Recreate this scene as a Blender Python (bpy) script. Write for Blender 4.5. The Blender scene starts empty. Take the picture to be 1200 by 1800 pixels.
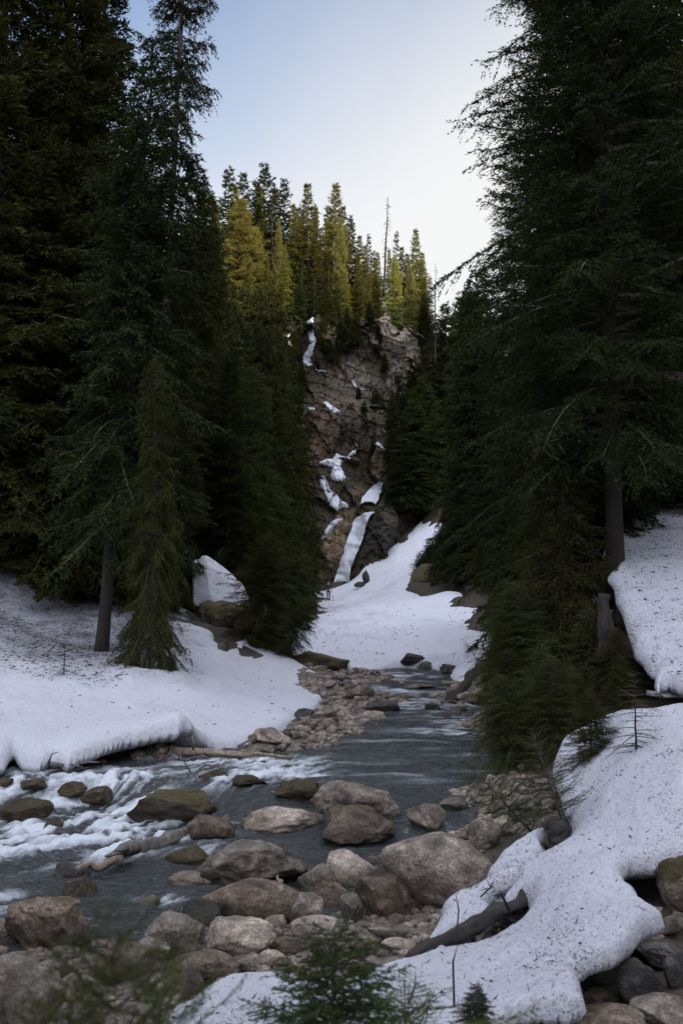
import bpy, bmesh, math, random
import numpy as np
from mathutils import Vector, noise as mnoise
from mathutils.bvhtree import BVHTree

scene = bpy.context.scene
COL = scene.collection
R_ = math.radians

# ------------------------------------------------------------------ camera
FPX = 1751.0
CAMZ = 2.6
PITCH = math.atan(180.0 / FPX)
cd = bpy.data.cameras.new('camera')
cam = bpy.data.objects.new('camera', cd)
COL.objects.link(cam)
cam.location = (0, 0, CAMZ)
cam.rotation_euler = (math.pi / 2 + PITCH, 0, 0)
cd.sensor_fit = 'VERTICAL'
cd.sensor_height = 36.0
cd.lens = 36.0 * FPX / 1800.0
cd.clip_start = 0.05
cd.clip_end = 3000
cd.dof.use_dof = True
cd.dof.focus_distance = 13.0
cd.dof.aperture_fstop = 4.0
scene.camera = cam

# ------------------------------------------------------------------ light
SUN_EL = R_(25.0)
SUN_DIR = Vector((0.80, -0.60, 0)).normalized()          # horizontal direction towards the sun
sd = bpy.data.lights.new('sun', 'SUN')
sd.energy = 5.0
sd.angle = R_(0.5)
sd.color = (1.0, 0.85, 0.58)
sun = bpy.data.objects.new('sun', sd)
COL.objects.link(sun)
vec = Vector((SUN_DIR.x * math.cos(SUN_EL), SUN_DIR.y * math.cos(SUN_EL), math.sin(SUN_EL)))
sun.rotation_euler = vec.to_track_quat('Z', 'Y').to_euler()
sun.location = (40, -30, 60)

world = bpy.data.worlds.new('World')
scene.world = world
world.use_nodes = True
wn, wl = world.node_tree.nodes, world.node_tree.links
wn.clear()
wo = wn.new('ShaderNodeOutputWorld')
bg = wn.new('ShaderNodeBackground')
sky = wn.new('ShaderNodeTexSky')
sky.sky_type = 'NISHITA'
sky.sun_disc = False
sky.sun_elevation = SUN_EL
sky.sun_rotation = math.atan2(SUN_DIR.x, SUN_DIR.y)
sky.altitude = 900
sky.dust_density = 1.2
bg.inputs['Strength'].default_value = 0.15
# thin bright cloud veil, thicker towards the low right of the valley
tc = wn.new('ShaderNodeTexCoord')
dot = wn.new('ShaderNodeVectorMath'); dot.operation = 'DOT_PRODUCT'
dot.inputs[1].default_value = (0.50, 0.42, -0.62)
wl.new(tc.outputs['Generated'], dot.inputs[0])
cn = wn.new('ShaderNodeTexNoise'); cn.inputs['Scale'].default_value = 2.2
cn.inputs['Detail'].default_value = 7; cn.inputs['Roughness'].default_value = 0.52
wl.new(tc.outputs['Generated'], cn.inputs['Vector'])
ad = wn.new('ShaderNodeMath'); ad.operation = 'MULTIPLY_ADD'
ad.inputs[1].default_value = 0.22
wl.new(cn.outputs['Fac'], ad.inputs[0]); wl.new(dot.outputs['Value'], ad.inputs[2])
mr = wn.new('ShaderNodeMapRange'); mr.interpolation_type = 'SMOOTHSTEP'
mr.inputs['From Min'].default_value = 0.03; mr.inputs['From Max'].default_value = 0.31
mr.inputs['To Min'].default_value = 0.10; mr.inputs['To Max'].default_value = 0.95
wl.new(ad.outputs[0], mr.inputs['Value'])
wm = wn.new('ShaderNodeMix'); wm.data_type = 'RGBA'
wl.new(mr.outputs['Result'], wm.inputs['Factor'])
wl.new(sky.outputs['Color'], wm.inputs[6])
wm.inputs[7].default_value = (4.15, 4.12, 4.08, 1)
# added unseen glow overhead and behind the viewer, filling the shaded snow
sxw = wn.new('ShaderNodeSeparateXYZ'); wl.new(tc.outputs['Generated'], sxw.inputs[0])
up = wn.new('ShaderNodeMapRange'); up.interpolation_type = 'SMOOTHSTEP'
up.inputs['From Min'].default_value = 0.62; up.inputs['From Max'].default_value = 0.85
wl.new(sxw.outputs['Z'], up.inputs['Value'])
bh = wn.new('ShaderNodeMapRange'); bh.interpolation_type = 'SMOOTHSTEP'
bh.inputs['From Min'].default_value = -0.1; bh.inputs['From Max'].default_value = -0.55
wl.new(sxw.outputs['Y'], bh.inputs['Value'])
mxw = wn.new('ShaderNodeMath'); mxw.operation = 'MAXIMUM'
wl.new(up.outputs[0], mxw.inputs[0]); wl.new(bh.outputs[0], mxw.inputs[1])
m7 = wn.new('ShaderNodeMath'); m7.operation = 'MULTIPLY'; m7.inputs[1].default_value = 0.85
wl.new(mxw.outputs[0], m7.inputs[0])
wm2 = wn.new('ShaderNodeMix'); wm2.data_type = 'RGBA'
wl.new(m7.outputs[0], wm2.inputs['Factor']); wl.new(wm.outputs[2], wm2.inputs[6]); wm2.inputs[7].default_value = (10.3, 10.9, 13.2, 1)
wl.new(wm2.outputs[2], bg.inputs['Color'])
wl.new(bg.outputs[0], wo.inputs['Surface'])

scene.view_settings.view_transform = 'Standard'
scene.view_settings.look = 'None'
scene.view_settings.gamma = 1.0
scene.view_settings.exposure = 0.62
scene.cycles.max_bounces = 6
scene.cycles.transparent_max_bounces = 12
scene.cycles.caustics_reflective = False
scene.cycles.caustics_refractive = False

# ------------------------------------------------------------------ maths
_cp, _sp = math.cos(PITCH), math.sin(PITCH)
def ray(px, py):
    dx = (px - 600.0) / FPX; dy = -(py - 900.0) / FPX
    return dx, _cp - dy * _sp, _sp + dy * _cp
def P(px, py, Y):
    x, y, z = ray(px, py); s = Y / y
    return (x * s, Y, CAMZ + z * s)
def PZ(px, py, z0):
    x, y, z = ray(px, py); s = (z0 - CAMZ) / z
    return (x * s, y * s, z0)

_rs = np.random.RandomState(7)
_perm = _rs.permutation(256); _perm = np.concatenate([_perm, _perm, _perm])
_grad = _rs.normal(size=(256, 3)); _grad /= np.linalg.norm(_grad, axis=1)[:, None]
def pn(x, y, z=0.0):
    x = np.asarray(x, float); y = np.asarray(y, float); z = np.zeros_like(x) + z
    xi, yi, zi = np.floor(x).astype(int), np.floor(y).astype(int), np.floor(z).astype(int)
    xf, yf, zf = x - xi, y - yi, z - zi
    u, v, w = [t * t * t * (t * (t * 6 - 15) + 10) for t in (xf, yf, zf)]
    out = 0
    for a in (0, 1):
        for b in (0, 1):
            for c in (0, 1):
                h = _perm[_perm[_perm[(xi + a) & 255] + ((yi + b) & 255)] + ((zi + c) & 255)]
                g = _grad[h]
                d = g[..., 0] * (xf - a) + g[..., 1] * (yf - b) + g[..., 2] * (zf - c)
                out = out + d * (u if a else 1 - u) * (v if b else 1 - v) * (w if c else 1 - w)
    return out * 1.6
def fbm(x, y, z=0.0, o=4, g=0.5):
    s, a, f = 0, 1.0, 1.0
    for k in range(o):
        s = s + a * pn(np.asarray(x) * f + 17.3 * k, np.asarray(y) * f - 9.1 * k, np.asarray(z) * f + 3.7 * k)
        a *= g; f *= 2.03
    return s
def sstep(a, b, x):
    t = np.clip((np.asarray(x, float) - a) / (b - a), 0, 1); return t * t * (3 - 2 * t)

def blocks(x, z, scale, seed, tilt=0.6):
    """angular joint blocks: every cell of a jittered grid is a tilted flat facet"""
    x = np.asarray(x, float) / scale[0] + seed * 7.7; z = np.asarray(z, float) / scale[1] + seed * 3.3
    xi, zi = np.floor(x).astype(int), np.floor(z).astype(int)
    best = np.full(x.shape, 1e9); out = np.zeros(x.shape)
    for a in (-1, 0, 1):
        for b in (-1, 0, 1):
            h = _perm[_perm[(xi + a) & 255] + ((zi + b + seed * 13) & 255)]
            g = _grad[h]; g2 = _grad[_perm[h]]
            cx = xi + a + .5 + g[..., 0] * .45; cz = zi + b + .5 + g[..., 1] * .45
            d = (x - cx) ** 2 + (z - cz) ** 2; k = d < best
            val = g[..., 2] + tilt * (g2[..., 0] * (x - cx) * 1.6 + g2[..., 1] * (z - cz) * 1.6)
            best = np.where(k, d, best); out = np.where(k, val, out)
    return out

class RBF:
    def __init__(self, pts, c=0.35):
        p = np.array(pts, float)
        self.xy = p[:, :2]; self.c = c; z = p[:, 2]
        n = len(p)
        d = np.sqrt(((self.xy[:, None] - self.xy[None]) ** 2).sum(-1) + c * c)
        A = np.zeros((n + 1, n + 1)); A[:n, :n] = d + np.eye(n) * -0.02
        A[:n, n] = 1; A[n, :n] = 1
        self.w = np.linalg.lstsq(A, np.append(z, 0), rcond=None)[0]
    def __call__(self, x, y):
        x = np.asarray(x, float); y = np.asarray(y, float)
        sh = x.shape; x = x.ravel(); y = y.ravel()
        out = np.zeros(len(x))
        for i in range(0, len(x), 20000):
            d = np.sqrt((x[i:i+20000, None] - self.xy[None, :, 0]) ** 2 + (y[i:i+20000, None] - self.xy[None, :, 1]) ** 2 + self.c ** 2)
            out[i:i+20000] = d @ self.w[:-1] + self.w[-1]
        return out.reshape(sh)

# ------------------------------------------------------------------ object helpers
def mesh_np(name, v, f, mats=(), smooth=True, midx=None, attrs=None):
    me = bpy.data.meshes.new(name)
    v = np.asarray(v, np.float32); f = np.asarray(f, np.int32)
    k = f.shape[1]
    me.vertices.add(len(v)); me.vertices.foreach_set('co', v.ravel())
    me.loops.add(f.size); me.loops.foreach_set('vertex_index', f.ravel())
    me.polygons.add(len(f)); me.polygons.foreach_set('loop_start', np.arange(0, f.size, k, dtype=np.int32))
    me.polygons.foreach_set('loop_total', np.full(len(f), k, np.int32))
    me.polygons.foreach_set('use_smooth', np.full(len(f), smooth, bool))
    if midx is not None: me.polygons.foreach_set('material_index', np.asarray(midx, np.int32))
    for m in mats: me.materials.append(m)
    me.update(calc_edges=True)
    me.validate()
    if attrs:
        for an, av in attrs.items():
            av = np.asarray(av, np.float32)
            if av.ndim == 1:
                a = me.attributes.new(an, 'FLOAT', 'POINT'); a.data.foreach_set('value', av)
            else:
                a = me.attributes.new(an, 'FLOAT_COLOR', 'POINT')
                c4 = np.concatenate([av, np.ones((len(av), 1), np.float32)], 1); a.data.foreach_set('color', c4.ravel())
    return me
def add(name, me, parent=None, label=None, cat=None, group=None, kind=None, loc=None, rot=None, scale=None):
    o = bpy.data.objects.new(name, me); COL.objects.link(o)
    if parent: o.parent = parent
    if label: o['label'] = label
    if cat: o['category'] = cat
    if group: o['group'] = group
    if kind: o['kind'] = kind
    if loc is not None: o.location = loc
    if rot is not None: o.rotation_euler = rot
    if scale is not None: o.scale = scale if hasattr(scale, '__len__') else (scale,) * 3
    return o

# ------------------------------------------------------------------ materials
def mat(name):
    m = bpy.data.materials.new(name); m.use_nodes = True
    nt = m.node_tree
    b = nt.nodes['Principled BSDF']
    return m, nt, b
def N(nt, t, **kw):
    n = nt.nodes.new(t)
    for k, v in kw.items():
        if k in n.inputs: n.inputs[k].default_value = v
        else: setattr(n, k, v)
    return n
def noise_n(nt, vec, scale, detail=4, rough=0.5, dist=0):
    n = N(nt, 'ShaderNodeTexNoise'); n.inputs['Scale'].default_value = scale
    n.inputs['Detail'].default_value = detail; n.inputs['Roughness'].default_value = rough
    n.inputs['Distortion'].default_value = dist
    if vec is not None: nt.links.new(vec, n.inputs['Vector'])
    return n.outputs['Fac']
def ramp(nt, fac, stops):
    r = N(nt, 'ShaderNodeValToRGB'); e = r.color_ramp.elements
    while len(e) < len(stops): e.new(0.5)
    for i, (p, c) in enumerate(stops):
        e[i].position = p; e[i].color = (c[0], c[1], c[2], 1) if hasattr(c, '__len__') else (c, c, c, 1)
    nt.links.new(fac, r.inputs['Fac']); return r.outputs['Color']
def mixc(nt, fac, a, b, mode='MIX'):
    m = N(nt, 'ShaderNodeMix'); m.data_type = 'RGBA'; m.blend_type = mode
    for s, v in ((0, fac), (6, a), (7, b)):
        if isinstance(v, (int, float)): m.inputs[s].default_value = v
        elif isinstance(v, tuple): m.inputs[s].default_value = (v[0], v[1], v[2], 1)
        else: nt.links.new(v, m.inputs[s])
    return m.outputs[2]
def mth(nt, op, a, b=0.0, clamp=False):
    m = N(nt, 'ShaderNodeMath'); m.operation = op; m.use_clamp = clamp
    for s, v in ((0, a), (1, b)):
        if isinstance(v, (int, float)): m.inputs[s].default_value = v
        else: nt.links.new(v, m.inputs[s])
    return m.outputs[0]
def bump(nt, b, h, strength=0.5, dist=0.02, prev=None):
    n = N(nt, 'ShaderNodeBump'); n.inputs['Strength'].default_value = strength; n.inputs['Distance'].default_value = dist
    nt.links.new(h, n.inputs['Height'])
    if prev is not None: nt.links.new(prev, n.inputs['Normal'])
    nt.links.new(n.outputs['Normal'], b.inputs['Normal']); return n.outputs['Normal']
def coords(nt, kind='Object', scale=None):
    t = N(nt, 'ShaderNodeTexCoord'); o = t.outputs[kind]
    if scale:
        m = N(nt, 'ShaderNodeMapping'); m.inputs['Scale'].default_value = scale
        nt.links.new(o, m.inputs['Vector']); o = m.outputs['Vector']
    return o
def attr(nt, name, out='Fac'):
    a = N(nt, 'ShaderNodeAttribute'); a.attribute_name = name; return a.outputs[out]

def snow_mat(name='snow', spec=1.0):
    m, nt, b = mat(name); L = nt.links
    c = coords(nt)
    big = noise_n(nt, c, 0.8, 3)
    d = attr(nt, 'dirt')
    col = mixc(nt, mth(nt, 'ADD', mth(nt, 'MULTIPLY', d, 1.1), mth(nt, 'MULTIPLY', mth(nt, 'SUBTRACT', big, 0.5), 0.5), True), (0.92, 0.92, 0.95), (0.70, 0.70, 0.745))
    # needle and bark litter: elongated specks
    c2 = coords(nt, 'Object', (5.5, 3.2, 7.0))
    n1 = noise_n(nt, c2, 4.2, 5, 0.62, 0.6)
    c3 = coords(nt, 'Object', (14, 9, 20))
    n2 = noise_n(nt, c3, 4.0, 3, 0.6, 0.3)
    dens = noise_n(nt, c, 1.3, 4, 0.6)
    # threshold falls with dirt attribute
    t = mth(nt, 'MULTIPLY_ADD', d, -0.26); t.node.inputs[2].default_value = 0.755
    t2 = mth(nt, 'ADD', t, mth(nt, 'MULTIPLY', mth(nt, 'SUBTRACT', 0.5, dens), 0.35))
    s1 = mth(nt, 'MULTIPLY', mth(nt, 'SUBTRACT', n1, t2), 14.0, True)
    s2 = mth(nt, 'MULTIPLY', mth(nt, 'SUBTRACT', n2, mth(nt, 'ADD', t2, -0.03)), 12.0, True)
    sp = mth(nt, 'MAXIMUM', s1, s2)
    grey = mth(nt, 'MULTIPLY', mth(nt, 'MULTIPLY', d, mth(nt, 'SUBTRACT', dens, 0.25, True)), 0.45, True)
    col = mixc(nt, grey, col, (0.42, 0.36, 0.33))
    col = mixc(nt, mth(nt, 'MULTIPLY', sp, 0.88), col, (0.055, 0.04, 0.032))
    gr = noise_n(nt, coords(nt, 'Object', (1, .7, 1)), 34, 5, 0.75)
    gf = mth(nt, 'MULTIPLY', mth(nt, 'SUBTRACT', 0.47, gr), 7.0, True)
    col = mixc(nt, mth(nt, 'MULTIPLY', gf, mth(nt, 'MULTIPLY_ADD', d, 0.5)), col, (0.36, 0.355, 0.39))
    L.new(col, b.inputs['Base Color'])
    b.inputs['Roughness'].default_value = 0.62
    b.inputs['Specular IOR Level'].default_value = 0.25
    vo = N(nt, 'ShaderNodeTexVoronoi'); vo.feature = 'SMOOTH_F1'; vo.inputs['Scale'].default_value = 4.6; vo.inputs['Smoothness'].default_value = 0.35
    wv = mixc(nt, 0.12, c, N(nt, 'ShaderNodeTexNoise').outputs['Color']); nt.links.new(wv, vo.inputs['Vector'])
    n = bump(nt, b, vo.outputs['Distance'], 0.55, 0.11)
    h1 = noise_n(nt, c, 9, 7, 0.68)
    n = bump(nt, b, h1, 0.8, 0.10, n)
    h2 = noise_n(nt, c, 40, 5, 0.75)
    bump(nt, b, h2, 1.0, 0.05, n)
    return m
SNOW = snow_mat()

def rock_mat(name, dark, mid, light, moss=0.0, wet=False, scale=1.0, tan=None, lich=0.25):
    m, nt, b = mat(name); L = nt.links
    c0 = coords(nt)
    oi = N(nt, 'ShaderNodeObjectInfo')
    off = N(nt, 'ShaderNodeVectorMath'); off.operation = 'MULTIPLY_ADD'
    L.new(oi.outputs['Random'], off.inputs[0]); off.inputs[1].default_value = (37, 51, 23); L.new(c0, off.inputs[2])
    c = off.outputs[0]
    n1 = noise_n(nt, c, 3.1 * scale, 7, 0.62, 0.8)
    col = ramp(nt, n1, [(0.36, dark), (0.5, mid), (0.64, light)])
    n2 = noise_n(nt, c, 45 * scale, 4, 0.75)
    col = mixc(nt, 0.5, col, ramp(nt, n2, [(0.36, 0.10), (0.5, 0.5), (0.64, 0.92)]), 'OVERLAY')
    n5 = noise_n(nt, c, 9 * scale, 5, 0.7, 0.5)
    col = mixc(nt, 0.4, col, ramp(nt, n5, [(0.38, 0.2), (0.5, 0.5), (0.62, 0.85)]), 'OVERLAY')
    # veins
    mp = N(nt, 'ShaderNodeMapping'); mp.inputs['Rotation'].default_value = (0.5, 0.3, 0.9); mp.inputs['Scale'].default_value = (1, 1, 3.2)
    L.new(c, mp.inputs['Vector'])
    v = noise_n(nt, mp.outputs['Vector'], 5 * scale, 5, 0.6, 2.0)
    vv = mth(nt, 'MULTIPLY', mth(nt, 'ABSOLUTE', mth(nt, 'SUBTRACT', v, 0.5)), 26, True)
    col = mixc(nt, mth(nt, 'MULTIPLY', mth(nt, 'SUBTRACT', 1.0, vv), 0.5), col, dark)
    lic = mth(nt, 'MULTIPLY', mth(nt, 'SUBTRACT', noise_n(nt, c, 11 * scale, 6, 0.75), 0.60), 10, True)
    col = mixc(nt, mth(nt, 'MULTIPLY', lic, lich), col, light)
    # per-rock value shift
    hs = N(nt, 'ShaderNodeHueSaturation')
    r2 = mth(nt, 'MULTIPLY_ADD', oi.outputs['Random'], 0.55); r2.node.inputs[2].default_value = 0.72
    L.new(r2, hs.inputs['Value']); L.new(col, hs.inputs['Color']); col = hs.outputs['Color']
    geo = N(nt, 'ShaderNodeNewGeometry')
    sx = N(nt, 'ShaderNodeSeparateXYZ'); L.new(geo.outputs['Normal'], sx.inputs[0])
    if moss > 0:
        mn = noise_n(nt, c, 4.5 * scale, 5, 0.65)
        mf = mth(nt, 'MULTIPLY', mth(nt, 'SUBTRACT', mth(nt, 'ADD', mth(nt, 'MULTIPLY', sx.outputs['Z'], 0.22), mn), 0.78 - 0.3 * moss), 7, True)
        mc = mixc(nt, noise_n(nt, c, 60, 2), (0.030, 0.028, 0.008), (0.11, 0.085, 0.020))
        col = mixc(nt, mth(nt, 'MULTIPLY', mf, 0.85), col, mc)
    L.new(col, b.inputs['Base Color'])
    # wet, darker skirt near the water line (the stain sits on the stone)
    sp = N(nt, 'ShaderNodeSeparateXYZ'); L.new(geo.outputs['Position'], sp.inputs[0])
    wn_ = mth(nt, 'MULTIPLY', noise_n(nt, c, 4, 3), 0.16)
    wf = mth(nt, 'SUBTRACT', 1.0, mth(nt, 'MULTIPLY', mth(nt, 'SUBTRACT', mth(nt, 'SUBTRACT', sp.outputs['Z'], wn_), 0.02 if not wet else 0.6), 12, True), True)
    colw = mixc(nt, mth(nt, 'MULTIPLY', wf, 0.62), col, mixc(nt, 1.0, col, (0.30, 0.26, 0.20), 'MULTIPLY'))
    L.new(colw, b.inputs['Base Color'])
    ro = mth(nt, 'MULTIPLY_ADD', wf, -0.45); ro.node.inputs[2].default_value = 0.82
    L.new(ro, b.inputs['Roughness'])
    b.inputs['Specular IOR Level'].default_value = 0.35
    h = noise_n(nt, c, 14 * scale, 8, 0.68)
    n = bump(nt, b, h, 1.0, 0.08 / scale)
    bump(nt, b, noise_n(nt, c, 90 * scale, 3, 0.7), 0.5, 0.006 / scale, n)
    return m
ROCK_GREY = rock_mat('granite_grey', (0.070, 0.054, 0.040), (0.185, 0.150, 0.116), (0.34, 0.285, 0.225))
ROCK_PALE = rock_mat('granite_pale', (0.15, 0.118, 0.09), (0.32, 0.258, 0.20), (0.50, 0.42, 0.335))
ROCK_BROWN = rock_mat('stone_brown', (0.042, 0.030, 0.021), (0.125, 0.090, 0.062), (0.24, 0.182, 0.13), moss=0.25)
ROCK_MOSS = rock_mat('stone_mossy', (0.04, 0.032, 0.024), (0.12, 0.095, 0.07), (0.24, 0.20, 0.16), moss=1.15)
ROCK_WET = rock_mat('stone_wet_mossy', (0.035, 0.026, 0.014), (0.10, 0.07, 0.035), (0.20, 0.15, 0.085), moss=0.75, wet=True)
ROCK_DARK = rock_mat('stone_dark', (0.018, 0.016, 0.014), (0.055, 0.048, 0.042), (0.13, 0.115, 0.10), moss=0.2)

def ground_mat():
    m, nt, b = mat('forest_floor'); L = nt.links
    c = coords(nt)
    n1 = noise_n(nt, c, 0.7, 8, 0.65)
    col = ramp(nt, n1, [(0.35, (0.020, 0.016, 0.010)), (0.5, (0.05, 0.035, 0.02)), (0.62, (0.055, 0.045, 0.018)), (0.75, (0.09, 0.065, 0.04))])
    v = N(nt, 'ShaderNodeTexVoronoi'); v.inputs['Scale'].default_value = 13; L.new(c, v.inputs['Vector'])
    st = mixc(nt, v.outputs['Color'], (0.05, 0.04, 0.03), (0.20, 0.165, 0.13))
    g = attr(nt, 'gravel')
    col = mixc(nt, g, col, st)
    L.new(col, b.inputs['Base Color']); b.inputs['Roughness'].default_value = 0.85
    hh = mixc(nt, g, noise_n(nt, c, 6, 8, 0.7), v.outputs['Distance'])
    bump(nt, b, hh, 0.9, 0.08)
    return m
GROUND = ground_mat()

def cliff_mat():
    m, nt, b = mat('cliff_rock'); L = nt.links
    c = coords(nt)
    cs = coords(nt, 'Object', (2.0, 1.0, 0.30))
    base = attr(nt, 'Col', 'Color')
    n1 = noise_n(nt, cs, 0.9, 9, 0.68, 0.8)
    col = mixc(nt, 0.6, base, ramp(nt, n1, [(0.34, 0.10), (0.5, 0.45), (0.68, 0.88)]), 'OVERLAY')
    n3 = noise_n(nt, c, 5, 6, 0.7)
    col = mixc(nt, 0.45, col, ramp(nt, n3, [(0.38, 0.15), (0.5, 0.5), (0.64, 0.85)]), 'OVERLAY')
    geo = N(nt, 'ShaderNodeNewGeometry')
    sx = N(nt, 'ShaderNodeSeparateXYZ'); L.new(geo.outputs['Normal'], sx.inputs[0])
    mn = noise_n(nt, c, 0.55, 8, 0.7)
    mf = mth(nt, 'MULTIPLY', mth(nt, 'SUBTRACT', mth(nt, 'ADD', mth(nt, 'MULTIPLY', sx.outputs['Z'], 0.45), mn), 0.60), 7, True)
    mosscol = mixc(nt, noise_n(nt, c, 2.6, 4), (0.022, 0.026, 0.010), (0.085, 0.065, 0.022))
    col = mixc(nt, mth(nt, 'MULTIPLY', mf, attr(nt, 'mossy')), col, mosscol)
    L.new(col, b.inputs['Base Color']); b.inputs['Roughness'].default_value = 0.85
    n = bump(nt, b, n1, 0.5, 0.25)
    bump(nt, b, n3, 0.9, 0.25, n)
    return m
CLIFF = cliff_mat()

def bark_mat(name, a, bcol):
    m, nt, b = mat(name); L = nt.links
    c = coords(nt, 'Object', (9, 9, 1.6))
    n1 = noise_n(nt, c, 2.5, 6, 0.7, 0.5)
    L.new(ramp(nt, n1, [(0.3, a), (0.7, bcol)]), b.inputs['Base Color'])
    b.inputs['Roughness'].default_value = 0.9
    bump(nt, b, n1, 1.0, 0.04)
    return m
BARK = bark_mat('bark', (0.030, 0.022, 0.017), (0.14, 0.11, 0.09))
BARK_GREY = bark_mat('dead_wood', (0.05, 0.042, 0.036), (0.24, 0.205, 0.175))
BARK_PALE = bark_mat('driftwood', (0.10, 0.075, 0.05), (0.36, 0.29, 0.21))
BARK_DARK = bark_mat('dark_bark', (0.010, 0.008, 0.007), (0.040, 0.030, 0.023))  # darkest bark tone, shared by trunks, logs, snags and litter

def leaf_mat(name, a, bcol, trans=0.25):
    m, nt, b = mat(name); L = nt.links
    c = coords(nt)
    n1 = noise_n(nt, c, 1.1, 4, 0.6)
    n2 = noise_n(nt, c, 12, 2, 0.6)
    f = mth(nt, 'ADD', mth(nt, 'MULTIPLY', n1, 0.6), mth(nt, 'MULTIPLY', n2, 0.4))
    col = ramp(nt, f, [(0.35, a), (0.65, bcol)])
    oi = N(nt, 'ShaderNodeObjectInfo')
    hs = N(nt, 'ShaderNodeHueSaturation')
    r = mth(nt, 'MULTIPLY_ADD', oi.outputs['Random'], 0.05); r.node.inputs[2].default_value = 0.475
    r2 = mth(nt, 'MULTIPLY_ADD', oi.outputs['Random'], 0.6); r2.node.inputs[2].default_value = 0.7
    L.new(r, hs.inputs['Hue']); L.new(r2, hs.inputs['Value']); L.new(col, hs.inputs['Color'])
    L.new(hs.outputs['Color'], b.inputs['Base Color'])
    b.inputs['Roughness'].default_value = 0.85; b.inputs['Specular IOR Level'].default_value = 0.06
    tr = N(nt, 'ShaderNodeBsdfTranslucent')
    tcx = mixc(nt, 1.0, hs.outputs['Color'], (1.3, 1.2, 0.5), 'MULTIPLY')
    L.new(tcx, tr.inputs['Color'])
    mx = N(nt, 'ShaderNodeMixShader'); mx.inputs[0].default_value = trans
    L.new(b.outputs[0], mx.inputs[1]); L.new(tr.outputs[0], mx.inputs[2])
    L.new(mx.outputs[0], nt.nodes['Material Output'].inputs['Surface'])
    return m
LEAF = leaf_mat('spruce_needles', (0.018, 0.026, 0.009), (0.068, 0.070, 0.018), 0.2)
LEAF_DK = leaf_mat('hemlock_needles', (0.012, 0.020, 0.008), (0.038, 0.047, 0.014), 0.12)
LEAF_YG = leaf_mat('sunlight_tinted_needles', (0.19, 0.19, 0.06), (0.32, 0.31, 0.115), 0.45)  # sunlight painted into the needles as a paler yellow-green
LEAF_OL = leaf_mat('halflit_olive_needles', (0.065, 0.07, 0.018), (0.19, 0.175, 0.045), 0.4)  # warm half-lit tone of the ridge painted into the needle colour
LEAF_FG = leaf_mat('young_fir_needles', (0.020, 0.030, 0.010), (0.058, 0.070, 0.022), 0.25)

# ------------------------------------------------------------------ river level
def W(x, y):
    x = np.asarray(x, float); y = np.asarray(y, float)
    weir = 13.9 + 0.5 * np.sin(x * 1.3) + 0.5 * pn(x * 0.8, 0 * x + 3.3)
    step = 0.30 * sstep(-0.55, 0.45, (y - weir))
    # on the right the boulders hold the pool a little nearer
    stepr = 0.30 * sstep(11.3, 12.6, y)
    k = sstep(-0.6, 0.4, x)
    z = step * (1 - k) + stepr * k
    z = z + 0.50 * sstep(21, 32, y) + 0.1 * sstep(32, 40, y)
    z = z + 0.05 * sstep(13, 20, y)
    return z

# ------------------------------------------------------------------ control points
def PP(lst): return [P(*t) for t in lst]
left_out = [(-70,1340,14.2),(-30,1332,14.4),(8,1330,14.5),(22,1300,14.9),(36,1328,14.7),(65,1329,14.7),(90,1317,14.9),(120,1331,14.7),(150,1317,15.0),(185,1300,15.4),
 (230,1288,15.6),(280,1275,15.9),(308,1266,16.1),(318,1250,16.3),(333,1262,16.3),(352,1280,16.6),(385,1300,17.0),(415,1300,17.3),(440,1290,18.3),
 (480,1276,19.5),(513,1276,20.2),(520,1252,21.8),(552,1246,22.6),(565,1226,24.4),(588,1212,26.5),(572,1192,28.6),(545,1168,30),
 (505,1146,31),(475,1136,31),(460,1125,31),(447,1130,30.5),(432,1106,31),(415,1122,30),(398,1145,28.2),(386,1125,29.5),(383,1108,30.5),(355,1098,31),(340,1092,32),
 (325,1064,36),(290,1058,36.5),(235,1052,36),(175,1055,35),(140,1028,33.5),(112,1026,33),(78,1033,32),(50,1015,31),(30,993,31),(0,975,31),(-60,945,31),(-160,900,30),
 (-300,940,24),(-300,1200,15)]
left_in = [(175,1142,24.5),(270,1172,22),(100,1200,20),(0,1222,18.6),(0,1255,17.0),(60,1262,16.7),(140,1262,17.0),(60,1238,17.9),(200,1262,17.4),(350,1205,22.5),(450,1200,25),
 (500,1235,23),(420,1250,20.5),(100,1100,27),(250,1110,27),(0,1085,27),(-100,1255,16.5),(330,1150,26),(420,1165,27.5),(50,1150,23)]
fan_out = [(470,1150,36),(515,1152,34),(545,1158,33.4),(575,1166,32.6),(600,1172,32),(640,1176,31.6),(672,1172,32),(695,1160,33),(712,1158,33.2),(738,1160,33),(756,1168,32.2),(775,1166,32),
 (790,1172,31),(800,1197,27.6),(812,1198,27.2),(832,1174,28.8),(870,1142,31),(930,1110,34),(930,1050,50),(905,1036,60),(870,1034,62),(846,1032,65),
 (822,1047,61),(800,1037,66),(770,1044,68),(742,1048,70),(722,1030,75),(724,1000,79),(745,975,84),(770,955,89),(800,920,96),(822,890,101),(795,888,102),(775,883,103),(757,892,103),(735,910,102.5),
 (712,934,101),(690,955,100),(660,978,99),(640,996,98),(617,1018,97),(590,1028,97),(560,1034,95.5),(520,1041,93),(470,1052,88),(440,1090,60)]
fan_in = [(700,1100,48),(800,1100,45),(650,1060,78),(700,1038,85),(600,1120,42),(700,1148,35),(800,1150,32),(850,1085,50),(680,1000,95),(740,960,95),(577,1057,92),(560,1080,62),(850,1130,34)]
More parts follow.
